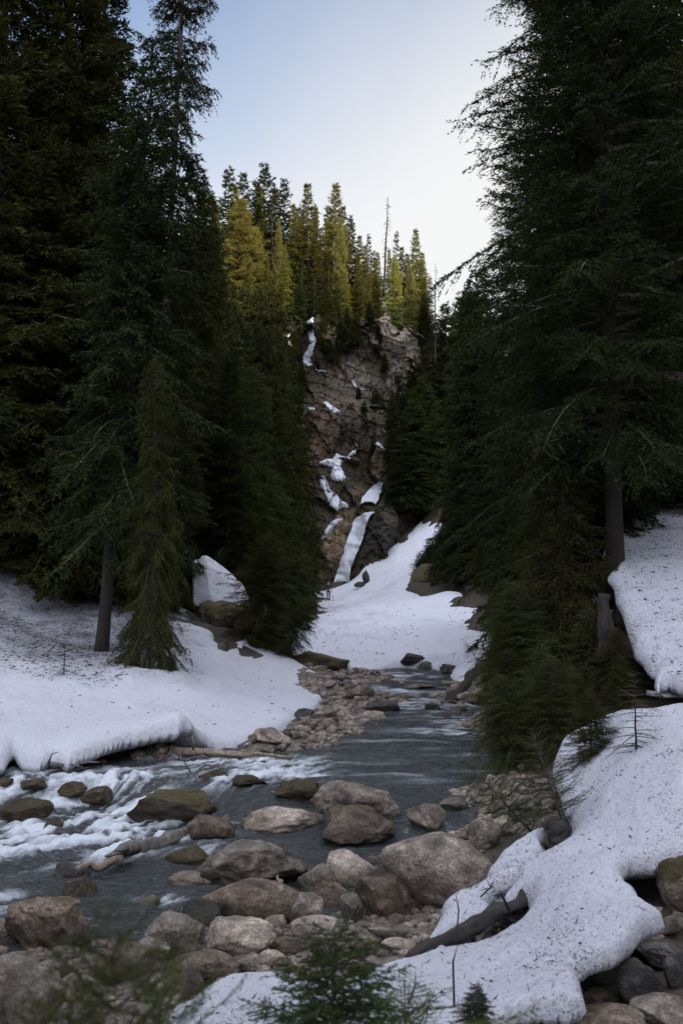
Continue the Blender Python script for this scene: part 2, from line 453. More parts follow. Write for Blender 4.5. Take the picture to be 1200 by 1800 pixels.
rup_out = [(1062,942,19),(1080,915,20.5),(1100,893,21.5),(1118,866,23.5),(1138,848,24.5),(1165,838,25.2),(1200,832,25.6),(1330,800,26),(1360,1190,12.6),(1225,1205,12.2),(1200,1200,12.4),(1182,1190,12.7),
 (1160,1188,12.8),(1152,1197,12.6),(1150,1168,13.1),(1138,1167,13.2),(1112,1130,13.9),(1098,1095,14.6),(1088,1058,15.2),(1075,1040,15.6),(1068,1012,16.1),(1072,990,16.8),(1090,976,17.6),(1070,972,18)]
rup_in = [(1150,1000,16.5),(1150,1100,14.2),(1150,920,20),(1120,960,18.4),(1230,1000,16),(1110,1030,15.8),(1200,900,20.5),(1250,1150,13)]
rsm_out = [(984,1166,16.6),(990,1140,17.0),(1003,1124,17.3),(1015,1108,17.6),(998,1092,17.9),(1010,1066,18.4),(1028,1050,18.7),(1042,1034,19),(1053,1055,18.6),(1055,1095,17.9),(1043,1108,17.5),(1046,1130,17.2),(1056,1150,16.8),(1040,1168,16.5)]
low_out = [(1420,1200,11.3),(1205,1232,11.5),(1150,1242,11.4),(1100,1240,12),(1040,1262,12.6),(985,1296,13),(970,1330,12.3),(978,1362,11.6),(990,1392,10.8),
 (1008,1420,9.6),(1000,1440,8.9),(1006,1462,8.65),(1000,1474,8.55),(975,1484,8.5),(958,1496,8.4),(948,1488,8.55),(955,1462,8.9),(965,1438,9.15),(940,1452,9.05),(908,1472,8.9),(882,1490,8.7),(858,1510,8.4),(852,1540,8.0),(822,1556,7.8),(800,1565,7.7),(782,1580,7.5),
 (770,1610,7.2),(756,1637,6.9),(790,1628,6.95),(825,1610,7.1),(853,1592,7.25),(868,1580,7.35),(885,1566,7.45),(912,1561,7.45),(928,1568,7.35),(934,1584,7.15),(917,1606,6.95),(882,1628,6.75),(840,1649,6.6),(800,1661,6.55),
 (786,1650,6.65),(772,1647,6.7),(758,1664,6.5),(720,1679,6.4),(660,1688,6.3),(620,1702,6.15),(520,1712,6.05),(440,1707,6.05),(400,1712,6.0),(350,1735,5.8),(302,1762,5.5),(280,1810,5.1),(250,1900,4.4),(300,2300,2.8),
 (900,2300,2.8),(888,1850,4.25),(889,1782,4.7),(905,1757,4.9),(950,1748,4.95),(1000,1752,4.93),(1022,1738,5.0),(1014,1704,5.2),(1008,1684,5.4),(1030,1664,5.5),(1075,1652,5.6),(1100,1636,5.7),(1128,1618,5.85),(1160,1596,6.1),
 (1130,1572,6.5),(1100,1542,6.8),(1084,1524,6.95),(1088,1512,7.05),(1104,1503,7.1),(1120,1490,7.15),(1145,1496,7.15),(1170,1488,7.2),(1205,1486,7.2),(1420,1460,7.4)]
low_hole = [(860,1562,7.75),(868,1534,7.95),(885,1524,8.0),(903,1522,8.0),(906,1530,7.95),(893,1553,7.75),(876,1583,7.45),(864,1588,7.4)]
low_in = [(1100,1450,7.8),(900,1660,5.95),(1000,1610,6.2),(1000,1550,6.9),(950,1540,7.3),(700,1755,5.3),(900,1715,5.5),(1200,1340,8.1),(1110,1372,8.3),(1040,1402,8.6),
 (1200,1410,7.7),(1120,1325,10.4),(1050,1300,11.8),(1200,1290,10.4),(500,1780,5.0),(950,1500,8.0),(1050,1500,7.6),(1300,1330,8.2)]
def jit(lst): return PP(lst)
L_out, L_in = PP(left_out), PP(left_in)
F_out, F_in = PP(fan_out), PP(fan_in)
U_out, U_in = PP(rup_out), PP(rup_in)
S_out = PP(rsm_out)
B_out, B_in, B_hole = PP(low_out), PP(low_in), PP(low_hole)

gp = []
def under(pts, d): gp.extend((x, y, z - d) for x, y, z in pts)
under(L_out[:20], 0.75); under(L_out[20:], 0.14); under(L_in, 0.6)
under(F_out[:16], 0.5); under(F_out[16:], 0.15); under(F_in, 0.8)
under(U_out, 0.75); under(U_in, 0.9); under(S_out, 0.45)
under(B_out, 0.42); under(B_in, 0.5); under(B_hole, 0.5)
# channel
for px, py, zw in [(100,1450,-.35),(250,1480,-.35),(0,1500,-.35),(400,1430,-.3),(200,1560,-.3),(550,1480,-.3),(480,1400,-.25),(60,1600,-.3),(-100,1450,-.35),(-200,1600,-.2)]:
    gp.append(PZ(px, py, zw))
for px, py in [(500,1340),(650,1340),(780,1340),(720,1290),(820,1290),(650,1300),(760,1250),(820,1240),(700,1220),(780,1205),(640,1190),(720,1188),(600,1330),(845,1300),(845,1260),(835,1340),(820,1370),(300,1355),(150,1358),(0,1362),(700,1380),(780,1380)]:
    y0 = PZ(px, py, 0.4)[1]; zz = float(W(PZ(px, py, 0.4)[0], y0)); q = PZ(px, py, zz)
    gp.append((q[0], q[1], zz - 0.32))
for px, py in [(120,1340),(220,1338),(330,1325),(430,1318),(520,1300),(575,1275),(625,1240),(600,1205),(562,1186),(640,1180),(820,1206),(868,1230),(872,1300),(850,1372),(800,1395)]:
    q = PZ(px, py, 0.4); zz = float(W(q[0], q[1])); q = PZ(px, py, zz); gp.append((q[0], q[1], zz + 0.03))
for px, py, z in [(560,1250,.5),(530,1275,.5),(480,1298,.45),(590,1225,.6),(560,1205,.75),(860,1420,.3),(900,1450,.35),(880,1490,.3),(800,1460,.05),(760,1600,.05),(640,1620,.02),(560,1660,.10),(450,1680,.12),(350,1640,.02),(300,1700,.15),(200,1680,.05),
    (150,1750,.15),(0,1720,.1),(100,1850,.3),(-150,1750,.3),(1100,1700,.35),(1180,1650,.45),(1050,1780,.40),(1180,1790,.5),(940,1800,.35),(980,1400,.5),(930,1400,.45),(1140,1540,.12),(1160,1520,.12),(1115,1520,.15),(1190,1220,1.0),(1100,1210,1.4),(1060,1160,1.9)]:
    gp.append(PZ(px, py, z))
gp += [(3.75,18,1.0),(3.6,15.5,.7),(3.7,22,1.1),(3.5,25,1.2),(4.6,22,3.2),(5,28,2.8),(6,34,3.0),(8,45,5),(9,56,5.4),P(800,1010,72),P(760,1010,77),P(850,1005,66),P(840,960,75),(14,80,14),(13,95,18),(20,90,27),(25,60,24),(25,40,21),(22,22,18),(15,20,11),
  (12,15,7),(10,10,3.6),(8,7,1.9),(20,5,10),(20,-12,8),(0,-10,1),(-6,-8,1),(60,0,52),(60,60,57),(60,110,60),(112,0,102.5),(112,60,102.5),(112,120,102.5),(60,-80,52),(112,-80,101),(160,0,108),(160,120,98),(160,-150,95),(112,-200,94),(60,-200,50),(20,-100,12),  # unseen far right ridge, its height shaped to block the sun
  (-6,42,2.6),(-7.5,55,4),(-8.5,75,6),(-9,90,9),(-14,42,7),(-18,55,13),(-19,75,19),(-19,92,26),(-30,40,20),(-40,70,38),(-35,95,42),(-60,40,45),(-70,95,60),(-15,24,3.2),(-15,16,2.4),(-25,18,9),(-50,10,28),(-25,-5,8),(-60,-60,30),(-120,0,50),(-120,100,70),
  (0,102,4),(4,104,6),(9,106,9),(0,125,28),(-10,125,30),(14,125,27),(0,170,36),(40,170,60),(-60,170,60),(0,400,60),(200,400,110),(-200,400,80),(-200,-300,50),(250,-300,100),(0,-300,10)]
Graw = RBF(gp)
def G(x, y):
    x = np.asarray(x, float); y = np.asarray(y, float)
    z = Graw(x, y)
    amp = 0.05 + 0.5 * sstep(14, 60, np.abs(y)) + 0.5 * sstep(8, 30, np.abs(x))
    ch = sstep(0.0, 0.6, z - W(x, y))
    return z + amp * fbm(x * 0.45, y * 0.45, 0, 4) * (0.25 + 0.75 * ch) + 0.05 * fbm(x * 2.7, y * 2.7, 5, 3)
def g1(x, y): return float(G(np.array([x]), np.array([y]))[0])

def axis(fine0, fine1, step, far0, far1, grow=1.12):
    a = list(np.arange(fine0, fine1, step)); s = step; v = a[-1]
    while v < far1: s *= grow; v += s; a.append(v)
    s = step; v = a[0]
    while v > far0: s *= grow; v -= s; a.insert(0, v)
    return np.array(a)
def grid_faces(nr, nc):
    i = np.arange(nr - 1)[:, None] * nc + np.arange(nc - 1)[None]
    return np.stack([i, i + 1, i + nc + 1, i + nc], -1).reshape(-1, 4)
xa = axis(-9, 9, 0.09, -420, 420, 1.06)
ya = [3.0]
while ya[-1] < 600: ya.append(ya[-1] * 1.0085 if ya[-1] < 120 else ya[-1] * 1.05)
s, v = 0.2, 3.0
while v > -420: s *= 1.15; v -= s; ya.insert(0, v)
ya = np.array(ya)
XX, YY = np.meshgrid(xa, ya)
ZZ = G(XX, YY)
gravel = (1 - sstep(1.0, 1.5, XX) * (YY < 10.5) * (YY > 5.6)) * (1 - sstep(0.35, 0.8, ZZ - W(XX, YY))) * (YY < 45) * (YY > 2) * (np.abs(XX) < 14)
ground = add('ground', mesh_np('ground', np.stack([XX.ravel(), YY.ravel(), ZZ.ravel()], 1), grid_faces(*XX.shape), [GROUND], attrs={'gravel': gravel.ravel()}), kind='structure')

# ------------------------------------------------------------------ snow bodies
def seg_dist(px, py, poly):
    p = np.array(poly)[:, :2]; a = p; b = np.roll(p, -1, 0)
    best = np.full(len(px), 1e9); bx = np.zeros(len(px)); by = np.zeros(len(px))
    for i in range(len(a)):
        d = b[i] - a[i]; l2 = max((d * d).sum(), 1e-12)
        t = np.clip(((px - a[i, 0]) * d[0] + (py - a[i, 1]) * d[1]) / l2, 0, 1)
        cx = a[i, 0] + t * d[0]; cy = a[i, 1] + t * d[1]
        q = (px - cx) ** 2 + (py - cy) ** 2
        k = q < best; best[k] = q[k]; bx[k] = cx[k]; by[k] = cy[k]
    return np.sqrt(best), bx, by
def inside(px, py, poly):
    p = np.array(poly)[:, :2]; r = np.zeros(len(px), bool); j = len(p) - 1
    for i in range(len(p)):
        c = ((p[i, 1] > py) != (p[j, 1] > py)) & (px < (p[j, 0] - p[i, 0]) * (py - p[i, 1]) / (p[j, 1] - p[i, 1] + 1e-12) + p[i, 0])
        r ^= c; j = i
    return r
def refine(poly, amp=0.05, seed=0):
    """subdivide the outline and roughen it a little, in world space"""
    out = []; amp = amp * 1.5
    n = len(poly)
    for i in range(n):
        a = np.array(poly[i]); b = np.array(poly[(i + 1) % n]); l = np.linalg.norm((b - a)[:2])
        k = max(1, int(l / (0.02 * a[1])))
        k = min(k, 12)
        for q in range(k):
            p = a + (b - a) * q / k
            s = amp * (a[1] / 10)
            f = 1.3 / max(s * 3, 0.05)
            p[0] += s * float(fbm(p[0] * f * .6, p[1] * f * .6, seed, 4, .65)); p[1] += s * 1.5 * float(fbm(p[0] * f * .3, p[1] * f * .3, seed + 9, 3))
            out.append(tuple(p))
    return out
def snow_body(name, outer, inner, holes=(), du=0.0024, dv=0.0045, r=0.15, drop=0.12, deep=0.9, under_in=0.6, dirt=None, lump=1.0, label=None, seed=0, yspan=None, skirt=1.0):
    S = RBF(list(outer) + list(inner) + [p for h in holes for p in h], 0.25)
    outer = refine(outer, 0.05, seed); holes = [refine(h, 0.03, seed) for h in holes]
    o = np.array(outer)
    ymin, ymax = o[:, 1].min() * 0.99, o[:, 1].max() * 1.01
    uu = o[:, 0] / o[:, 1]
    u = np.arange(uu.min() - du * 2, uu.max() + du * 2, du); v = np.arange(math.log(ymin), math.log(ymax) + dv, dv)
    UU, VV = np.meshgrid(u, v); Y = np.exp(VV); X = UU * Y
    nr, nc = X.shape; x = X.ravel().copy(); y = Y.ravel().copy()
    ins = inside(x, y, outer)
    for h in holes: ins &= ~inside(x, y, h)
    f = grid_faces(nr, nc)
    keep = ins[f].sum(1) >= 2
    f = f[keep]; used = np.zeros(len(x), bool); used[f.ravel()] = True
    idx = np.where(used)[0]
    d, bx, by = seg_dist(x[idx], y[idx], outer)
    for h in holes:
        d2, bx2, by2 = seg_dist(x[idx], y[idx], h); k = d2 < d; d[k] = d2[k]; bx[k] = bx2[k]; by[k] = by2[k]
    out_ = ~ins[idx]
    x[idx[out_]] = bx[out_]; y[idx[out_]] = by[out_]; d[out_] = 0
    rem = np.full(len(x), -1); rem[idx] = np.arange(len(idx)); f = rem[f]
    x = x[idx]; y = y[idx]
    z = S(x, y)
    rr = r * (0.5 + 0.05 * y)
    sc = 0.4 + 0.06 * y
    t = 1 - np.clip(d / rr, 0, 1)
    ln = lump * (0.045 * sc * fbm(x * 1.1 / sc, y * 1.1 / sc, seed + 1, 4) + 0.012 * fbm(x * 7, y * 7, seed, 3))
    z = z - drop * (0.5 + 0.05 * y) * (1 - np.sqrt(np.clip(1 - t * t, 0, 1))) + ln * (0.3 + 0.7 * (1 - t))
    V = np.stack([x, y, z], 1)
    # skirt
    from collections import Counter
    e = np.concatenate([f[:, [0, 1]], f[:, [1, 2]], f[:, [2, 3]], f[:, [3, 0]]])
    es = np.sort(e, 1); key = es[:, 0].astype(np.int64) * len(x) + es[:, 1]
    uq, inv, cnt = np.unique(key, return_inverse=True, return_counts=True)
    be = e[cnt[inv] == 1]
    be = be[be[:, 0] != be[:, 1]]
    # inward direction = away from the boundary: gradient of distance, approximated with face centres
    bv = np.unique(be.ravel()); m = -np.ones(len(x), int); m[bv] = np.arange(len(bv))
    acc = np.zeros((len(bv), 2)); 
    nrm = np.zeros((len(bv), 2))
    for a, b in ((0, 1), (1, 0)):
        dd = V[be[:, 1], :2] - V[be[:, 0], :2]
        nn = np.stack([-dd[:, 1], dd[:, 0]], 1)
        np.add.at(nrm, m[be[:, a]], nn)
    nrm /= (np.linalg.norm(nrm, axis=1)[:, None] + 1e-9)
    for _ in range(14):
        a2 = nrm.copy(); np.add.at(a2, m[be[:, 0]], nrm[m[be[:, 1]]]); np.add.at(a2, m[be[:, 1]], nrm[m[be[:, 0]]]); nrm = a2 / (np.linalg.norm(a2, axis=1)[:, None] + 1e-9)
    rows = []
    q = V[bv]
    ss = (0.5 + 0.05 * q[:, 1]) * skirt
    for dn, inn in ((0.03, -0.008), (0.07, 0.012), (0.10, 0.07), (0.125, min(.2, under_in * .6)), (0.15, under_in)):
        if dn > 0.05:
            for _ in range(3):
                a2 = q[:, :2].copy(); c2 = np.ones(len(q)); np.add.at(a2, m[be[:, 0]], q[m[be[:, 1]], :2]); np.add.at(a2, m[be[:, 1]], q[m[be[:, 0]], :2]); np.add.at(c2, m[be].ravel(), 1)
                q[:, :2] = a2 / c2[:, None]
        w = q.copy(); w[:, 2] -= dn * ss * (1 + 0.25 * pn(q[:, 0] * 2, q[:, 1] * 2, dn * 5)); w[:, :2] += nrm * (inn * ss * np.where(q[:, 1] < 19.0, 1.0, 0.22 if inn > .1 else 1.0))[:, None]; rows.append(w)
    allv = [V]; base = len(V); prev = bv; F = [f]
    pm = np.arange(len(x))
    for w in rows:
        cur = base + np.arange(len(bv)); base += len(bv); allv.append(w)
        pi = prev[m[be[:, 0]]], prev[m[be[:, 1]]]
        F.append(np.stack([pi[1], pi[0], cur[m[be[:, 0]]], cur[m[be[:, 1]]]], 1)); prev = cur
    V = np.concatenate(allv); F = np.concatenate(F)
    dr = dirt(V[:, 0], V[:, 1], V[:, 2]) if dirt else np.full(len(V), 0.15)
    me = mesh_np(name, V, F, [SNOW], attrs={'dirt': dr})
    ob = add(name, me, kind='structure')
    return ob, S

def dirtL(x, y, z):
    # heavy litter under the trees at the back left, clean near the river
    u = x / y
    pxx = u * FPX + 600
    return 0.30 + 0.62 * sstep(19.5, 24.5, y) * (1 - sstep(250, 420, pxx)) + 0.12 * fbm(x * .5, y * .5, 2)
def well(px, py, Y, r):
    c = P(px, py, Y); return [(c[0] + r * math.cos(a * .6283) * (1 + .2 * math.sin(a * 2.3)), c[1] + r * 1.2 * math.sin(a * .6283), c[2]) for a in range(10)]
left_snow, SL = snow_body('snow_bank', L_out, L_in, [well(175, 1142, 24.5, .34), well(266, 1170, 22.55, .40)], dirt=dirtL, seed=3, deep=0.7, under_in=0.8)
fan_snow, SF = snow_body('snow_field', F_out, F_in, dirt=lambda x, y, z: 0.24 + 0.35 * sstep(.1, .7, fbm(x * .35 + y * .1, y * .12, 3, 4)), du=0.0022, dv=0.004, seed=5, r=.16, drop=.12, deep=.5, lump=1.0, skirt=0.6)
upr_snow, SU = snow_body('snow_bank', U_out, U_in, dirt=lambda x, y, z: 0.50 + 0.35 * sstep(17, 20, y), seed=8, deep=1.0)
sm_snow, SS = snow_body('snow_patch', S_out, [], dirt=lambda x, y, z: 0.4 + 0 * x, seed=9, deep=.6)
low_snow, SB = snow_body('snow_bank', B_out, B_in, [B_hole], dirt=lambda x, y, z: 0.44 + 0.1 * fbm(x * .7, y * .7, 1), du=0.0026, dv=0.005, seed=12, r=.10, drop=.12, deep=0.45, under_in=0.22)

# ------------------------------------------------------------------ river
def water_mat():
    m, nt, b = mat('stream_water'); L = nt.links
    geo_c = coords(nt)
    L_out_ = nt.nodes['Material Output']
    tr = N(nt, 'ShaderNodeBsdfTransparent')
    sd_ = noise_n(nt, geo_c, 0.7, 4)
    L.new(ramp(nt, sd_, [(0.3, (0.42, 0.42, 0.34)), (0.7, (0.55, 0.50, 0.40))]), tr.inputs['Color'])
    df = N(nt, 'ShaderNodeBsdfDiffuse'); df.inputs['Color'].default_value = (0.046, 0.051, 0.050, 1)
    gl = N(nt, 'ShaderNodeBsdfGlossy'); gl.inputs['Roughness'].default_value = 0.07
    fr = N(nt, 'ShaderNodeFresnel'); fr.inputs['IOR'].default_value = 1.333
    c1 = coords(nt, 'Object', (0.8, 1.8, 1))
    h1 = noise_n(nt, c1, 1.9, 3, 0.5, 0.6)
    h2 = noise_n(nt, c1, 7.5, 4, 0.6, 0.4)
    b1 = N(nt, 'ShaderNodeBump'); b1.inputs['Strength'].default_value = 1.0; b1.inputs['Distance'].default_value = 0.34; L.new(h1, b1.inputs['Height'])
    b2 = N(nt, 'ShaderNodeBump'); b2.inputs['Strength'].default_value = 1.0; b2.inputs['Distance'].default_value = 0.10; L.new(h2, b2.inputs['Height']); L.new(b1.outputs[0], b2.inputs['Normal'])
    L.new(b2.outputs[0], gl.inputs['Normal']); L.new(b2.outputs[0], fr.inputs['Normal'])
    body = N(nt, 'ShaderNodeMixShader'); body.inputs[0].default_value = 0.6
    L.new(tr.outputs[0], body.inputs[1]); L.new(df.outputs[0], body.inputs[2])
    s = N(nt, 'ShaderNodeMixShader'); L.new(fr.outputs[0], s.inputs[0]); L.new(body.outputs[0], s.inputs[1]); L.new(gl.outputs[0], s.inputs[2])
    # white water, plus pale streaks painted as sky glints on the pool
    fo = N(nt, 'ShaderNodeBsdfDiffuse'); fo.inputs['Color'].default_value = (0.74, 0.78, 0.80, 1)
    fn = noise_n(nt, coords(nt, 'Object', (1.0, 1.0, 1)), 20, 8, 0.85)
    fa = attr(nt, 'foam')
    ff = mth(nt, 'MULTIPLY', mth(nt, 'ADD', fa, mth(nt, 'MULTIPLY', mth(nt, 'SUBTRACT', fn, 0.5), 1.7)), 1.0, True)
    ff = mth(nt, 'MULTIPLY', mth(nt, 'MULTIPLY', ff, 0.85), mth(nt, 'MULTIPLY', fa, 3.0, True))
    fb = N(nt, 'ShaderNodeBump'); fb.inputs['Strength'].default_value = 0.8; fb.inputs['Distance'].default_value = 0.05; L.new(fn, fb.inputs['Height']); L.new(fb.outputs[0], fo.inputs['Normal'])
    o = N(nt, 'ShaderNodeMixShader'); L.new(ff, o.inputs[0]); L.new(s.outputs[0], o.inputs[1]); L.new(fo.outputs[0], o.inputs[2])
    L.new(o.outputs[0], L_out_.inputs['Surface'])
    return m
WATER = water_mat()
xr = axis(-7.5, 4.6, 0.035, -22, 7, 1.08)
yr = [2.6]
while yr[-1] < 42: yr.append(yr[-1] * 1.0036)
yr = np.array(yr)
XR, YR = np.meshgrid(xr, yr)
ZR = W(XR, YR)
# flow-aligned coordinates: in the rapid the water runs from the weir to the lower left
fx = (XR * 0.55 + YR * 0.83); fy = (XR * 0.83 - YR * 0.55)
wob = fbm(XR * .6, YR * .6, 1, 2)
streak = fbm(fx * 0.9 + wob, fy * 4.2 + wob * 2, 3, 5, .6)
turb = fbm(XR * 3, YR * 3, 8, 4, .55)
def blob(px, py, rx, ry, z=0.0, rot=0.0):
    q = PZ(px, py, z); sx = rx / FPX * q[1]; e = PZ(px, py - ry, z)[1] - q[1]
    X2 = XR - q[0]; Y2 = YR - q[1]
    c, s_ = math.cos(rot), math.sin(rot)
    a = (X2 * c + Y2 * s_) / sx; b = (-X2 * s_ + Y2 * c) / e
    return np.exp(-(a * a + b * b))
foam_mask = 0
for bl in [(430,1375,110,14),(500,1395,70,14),(320,1364,60,10),(350,1352,40,7),(110,1412,110,18),(180,1430,90,22),(250,1450,90,20),(330,1462,70,16),(60,1470,110,20),(160,1470,110,20),(100,1495,90,18),(30,1510,80,18),
           (0,1440,60,20),(420,1408,60,10),(30,1402,70,12),(0,1590,40,22),(200,1500,60,18),(370,1500,50,12),(390,1512,20,14),(280,1580,40,8),(360,1590,60,10),(240,1400,60,10),(30,1400,80,12)]:
    foam_mask = foam_mask + blob(*bl)
foam_mask = np.clip(foam_mask, 0, 1.25)
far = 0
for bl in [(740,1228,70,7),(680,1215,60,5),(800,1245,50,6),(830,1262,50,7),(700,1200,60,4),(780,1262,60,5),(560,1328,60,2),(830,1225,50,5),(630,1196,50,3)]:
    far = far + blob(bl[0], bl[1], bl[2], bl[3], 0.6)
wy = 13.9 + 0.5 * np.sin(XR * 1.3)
foam = np.clip(foam_mask * (0.36 + 1.0 * streak + 0.35 * turb), 0, 1) + sstep(12.5, 15, YR) * (1 - sstep(0.3, 1.0, foam_mask)) * np.clip(0.06 + 0.26 * fbm(XR * .45, YR * 1.5, 14, 4, .6), 0, .35) + np.clip(far, 0, 1) * np.clip(0.28 + 1.0 * fbm(XR * 1.6, YR * 3.5, 4, 4) , 0, 1) * 0.85  # middle term paints sky reflections on the calm pool as pale streaks
ZR = ZR + 0.030 * fbm(XR * 1.1, YR * 2.6, 2, 4) + 0.012 * fbm(XR * 2.5, YR * 6, 22, 3) + foam_mask * (0.04 * streak + 0.05 * turb + 0.03 * fbm(XR * 8, YR * 8, 4, 3)) + 0.05 * np.clip(far, 0, 1) * fbm(XR * 2, YR * 2, 7, 3) + 0.008 * fbm(XR * 5, YR * 9, 2, 3)
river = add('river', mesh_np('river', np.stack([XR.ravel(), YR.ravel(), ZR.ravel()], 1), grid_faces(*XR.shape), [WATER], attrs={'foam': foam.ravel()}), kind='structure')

# ------------------------------------------------------------------ cliff with the gully
def cliffY(x, z):
    s = np.clip((z - 3) / 34, -0.3, 1.4)
    y = 98.5 + 11.5 * np.sign(s) * np.abs(s) ** 1.05
    # bench at z 26: the face above stands back and is steeper
    y = y + 2.2 * sstep(24.5, 27, z + 0.25 * (x - 2)) - 1.8 * sstep(28, 36, z)
    zg = [2, 6.6, 11.4, 15.5, 19, 25, 40]; xg = [0.0, 0.4, 1.8, 3.2, 2.4, -0.5, -3]
    gx = np.interp(z, zg, xg)
    y = y + 2.6 * np.exp(-((x - gx) / 1.5) ** 2) * (1 - sstep(17, 23, z))
    y = y + 1.3 * np.exp(-((x + 3.8 + 0.05 * (z - 30)) / 1.2) ** 2) * sstep(24, 27, z)
    # dark buttress between the falls and the snow chute
    y = y - 3.2 * np.exp(-((x - (2.9 + 0.28 * (z - 6))) / 1.6) ** 2) * (1 - sstep(12.5, 15.5, z))
    # left tan buttress
    y = y - 1.6 * np.exp(-((x + 2.3) / 1.6) ** 2) * (1 - sstep(11, 16, z))
    y = y + 7 * sstep(6.5, 12, x) * (1 - 0.5 * sstep(20, 34, z))
    y = y - 8 * sstep(-7, -22, x)
    wx = x + .18 * fbm(x * .5, z * .5, 51, 2); wz = z + .22 * fbm(x * .5, z * .5, 61, 2)
    y = y + 0.9 * fbm(x * .16, z * .1, 2, 3) + 1.0 * blocks(wx + .45 * wz, wz, (3.4, 5.5), 1, .8) + 0.26 * blocks(wx + .2 * wz, wz, (1.0, 1.6), 2) + 0.16 * blocks(wx, wz, (.42, .6), 3) + 0.12 * fbm(x * 1.6, z * 1.2, 7, 3)
    # horizontal ledges
    y = y + 0.22 * (((z + .35 * x + .4 * fbm(x * .2, z * .1, 4, 2)) * 0.62) % 1.0)
    return y
def cliff_top(x): return 36.3 + 1.2 * fbm(x * .2, x * 0, 3, 3) + 1.6 * sstep(0, -14, x) - 0.10 * np.clip(x - 3, 0, 6) - 13 * sstep(9.3, 17, x)
cx = axis(-8, 14, 0.11, -48, 34, 1.07)
ct = np.concatenate([np.linspace(0, 1, 300), 1 + np.array([.01, .03, .06, .1, .16, .25, .4, .6, 1.0])])
CX, CT = np.meshgrid(cx, ct)
top = cliff_top(CX) + 0.8 * blocks(CX, CX * 0, (1.6, 1.0), 5)
CZ = 0.5 + (top - 0.5) * np.clip(CT, 0, 1)
CY = cliffY(CX, CZ)
rnd = sstep(0.955, 1.0, CT); CY = CY + 1.0 * rnd ** 2
bk = np.clip(CT - 1, 0, 1)
CY = CY + bk * 45; CZ = CZ + bk * 5 + 0.5 * fbm(CX * .3, CY * .3, 6, 3) * sstep(0, .03, bk)
CX2 = CX + 0.35 * fbm(CX * .7, CZ * .7, 9, 3) * (np.abs(CX) < 20)
base = np.zeros(CX.shape + (3,)); base[:] = (0.070, 0.050, 0.033)
mossy = np.full(CX.shape, 1.0)
# colour of the rock itself, patch by patch (position given as seen, colour belongs to the stone)
QX = CX / CY * FPX + 600
dz_ = (CZ - CAMZ) / CY
QY = 900 - FPX * np.tan(np.arctan(dz_) - PITCH)
rag = 14 * fbm(CX * .5, CZ * .5, 12, 4)
rag2 = 14 * fbm(CX * .5, CZ * .5, 31, 4)
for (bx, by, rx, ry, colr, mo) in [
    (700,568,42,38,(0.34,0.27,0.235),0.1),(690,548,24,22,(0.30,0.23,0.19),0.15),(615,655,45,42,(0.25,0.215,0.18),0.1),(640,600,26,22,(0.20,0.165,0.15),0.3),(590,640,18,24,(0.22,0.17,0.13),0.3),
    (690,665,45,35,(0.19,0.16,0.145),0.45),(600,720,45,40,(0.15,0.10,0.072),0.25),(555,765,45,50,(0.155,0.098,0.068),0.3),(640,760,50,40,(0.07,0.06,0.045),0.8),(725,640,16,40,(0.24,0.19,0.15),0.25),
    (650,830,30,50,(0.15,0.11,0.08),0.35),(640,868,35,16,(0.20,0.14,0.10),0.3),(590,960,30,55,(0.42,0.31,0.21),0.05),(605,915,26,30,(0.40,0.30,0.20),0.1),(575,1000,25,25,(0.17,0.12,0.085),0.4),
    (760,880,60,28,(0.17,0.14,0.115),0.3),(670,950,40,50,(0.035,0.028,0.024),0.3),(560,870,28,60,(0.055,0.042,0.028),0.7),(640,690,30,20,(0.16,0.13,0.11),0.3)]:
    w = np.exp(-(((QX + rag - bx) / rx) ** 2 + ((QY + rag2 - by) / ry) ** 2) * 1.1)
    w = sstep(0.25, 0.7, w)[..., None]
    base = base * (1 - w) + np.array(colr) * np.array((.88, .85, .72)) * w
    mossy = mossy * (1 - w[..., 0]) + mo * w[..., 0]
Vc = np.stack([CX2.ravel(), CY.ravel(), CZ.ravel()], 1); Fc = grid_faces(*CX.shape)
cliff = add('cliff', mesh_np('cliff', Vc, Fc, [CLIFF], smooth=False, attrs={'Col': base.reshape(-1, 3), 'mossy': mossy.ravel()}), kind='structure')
bvh = BVHTree.FromPolygons([tuple(v) for v in Vc.tolist()], Fc.tolist())
camv = Vector((0, 0, CAMZ))

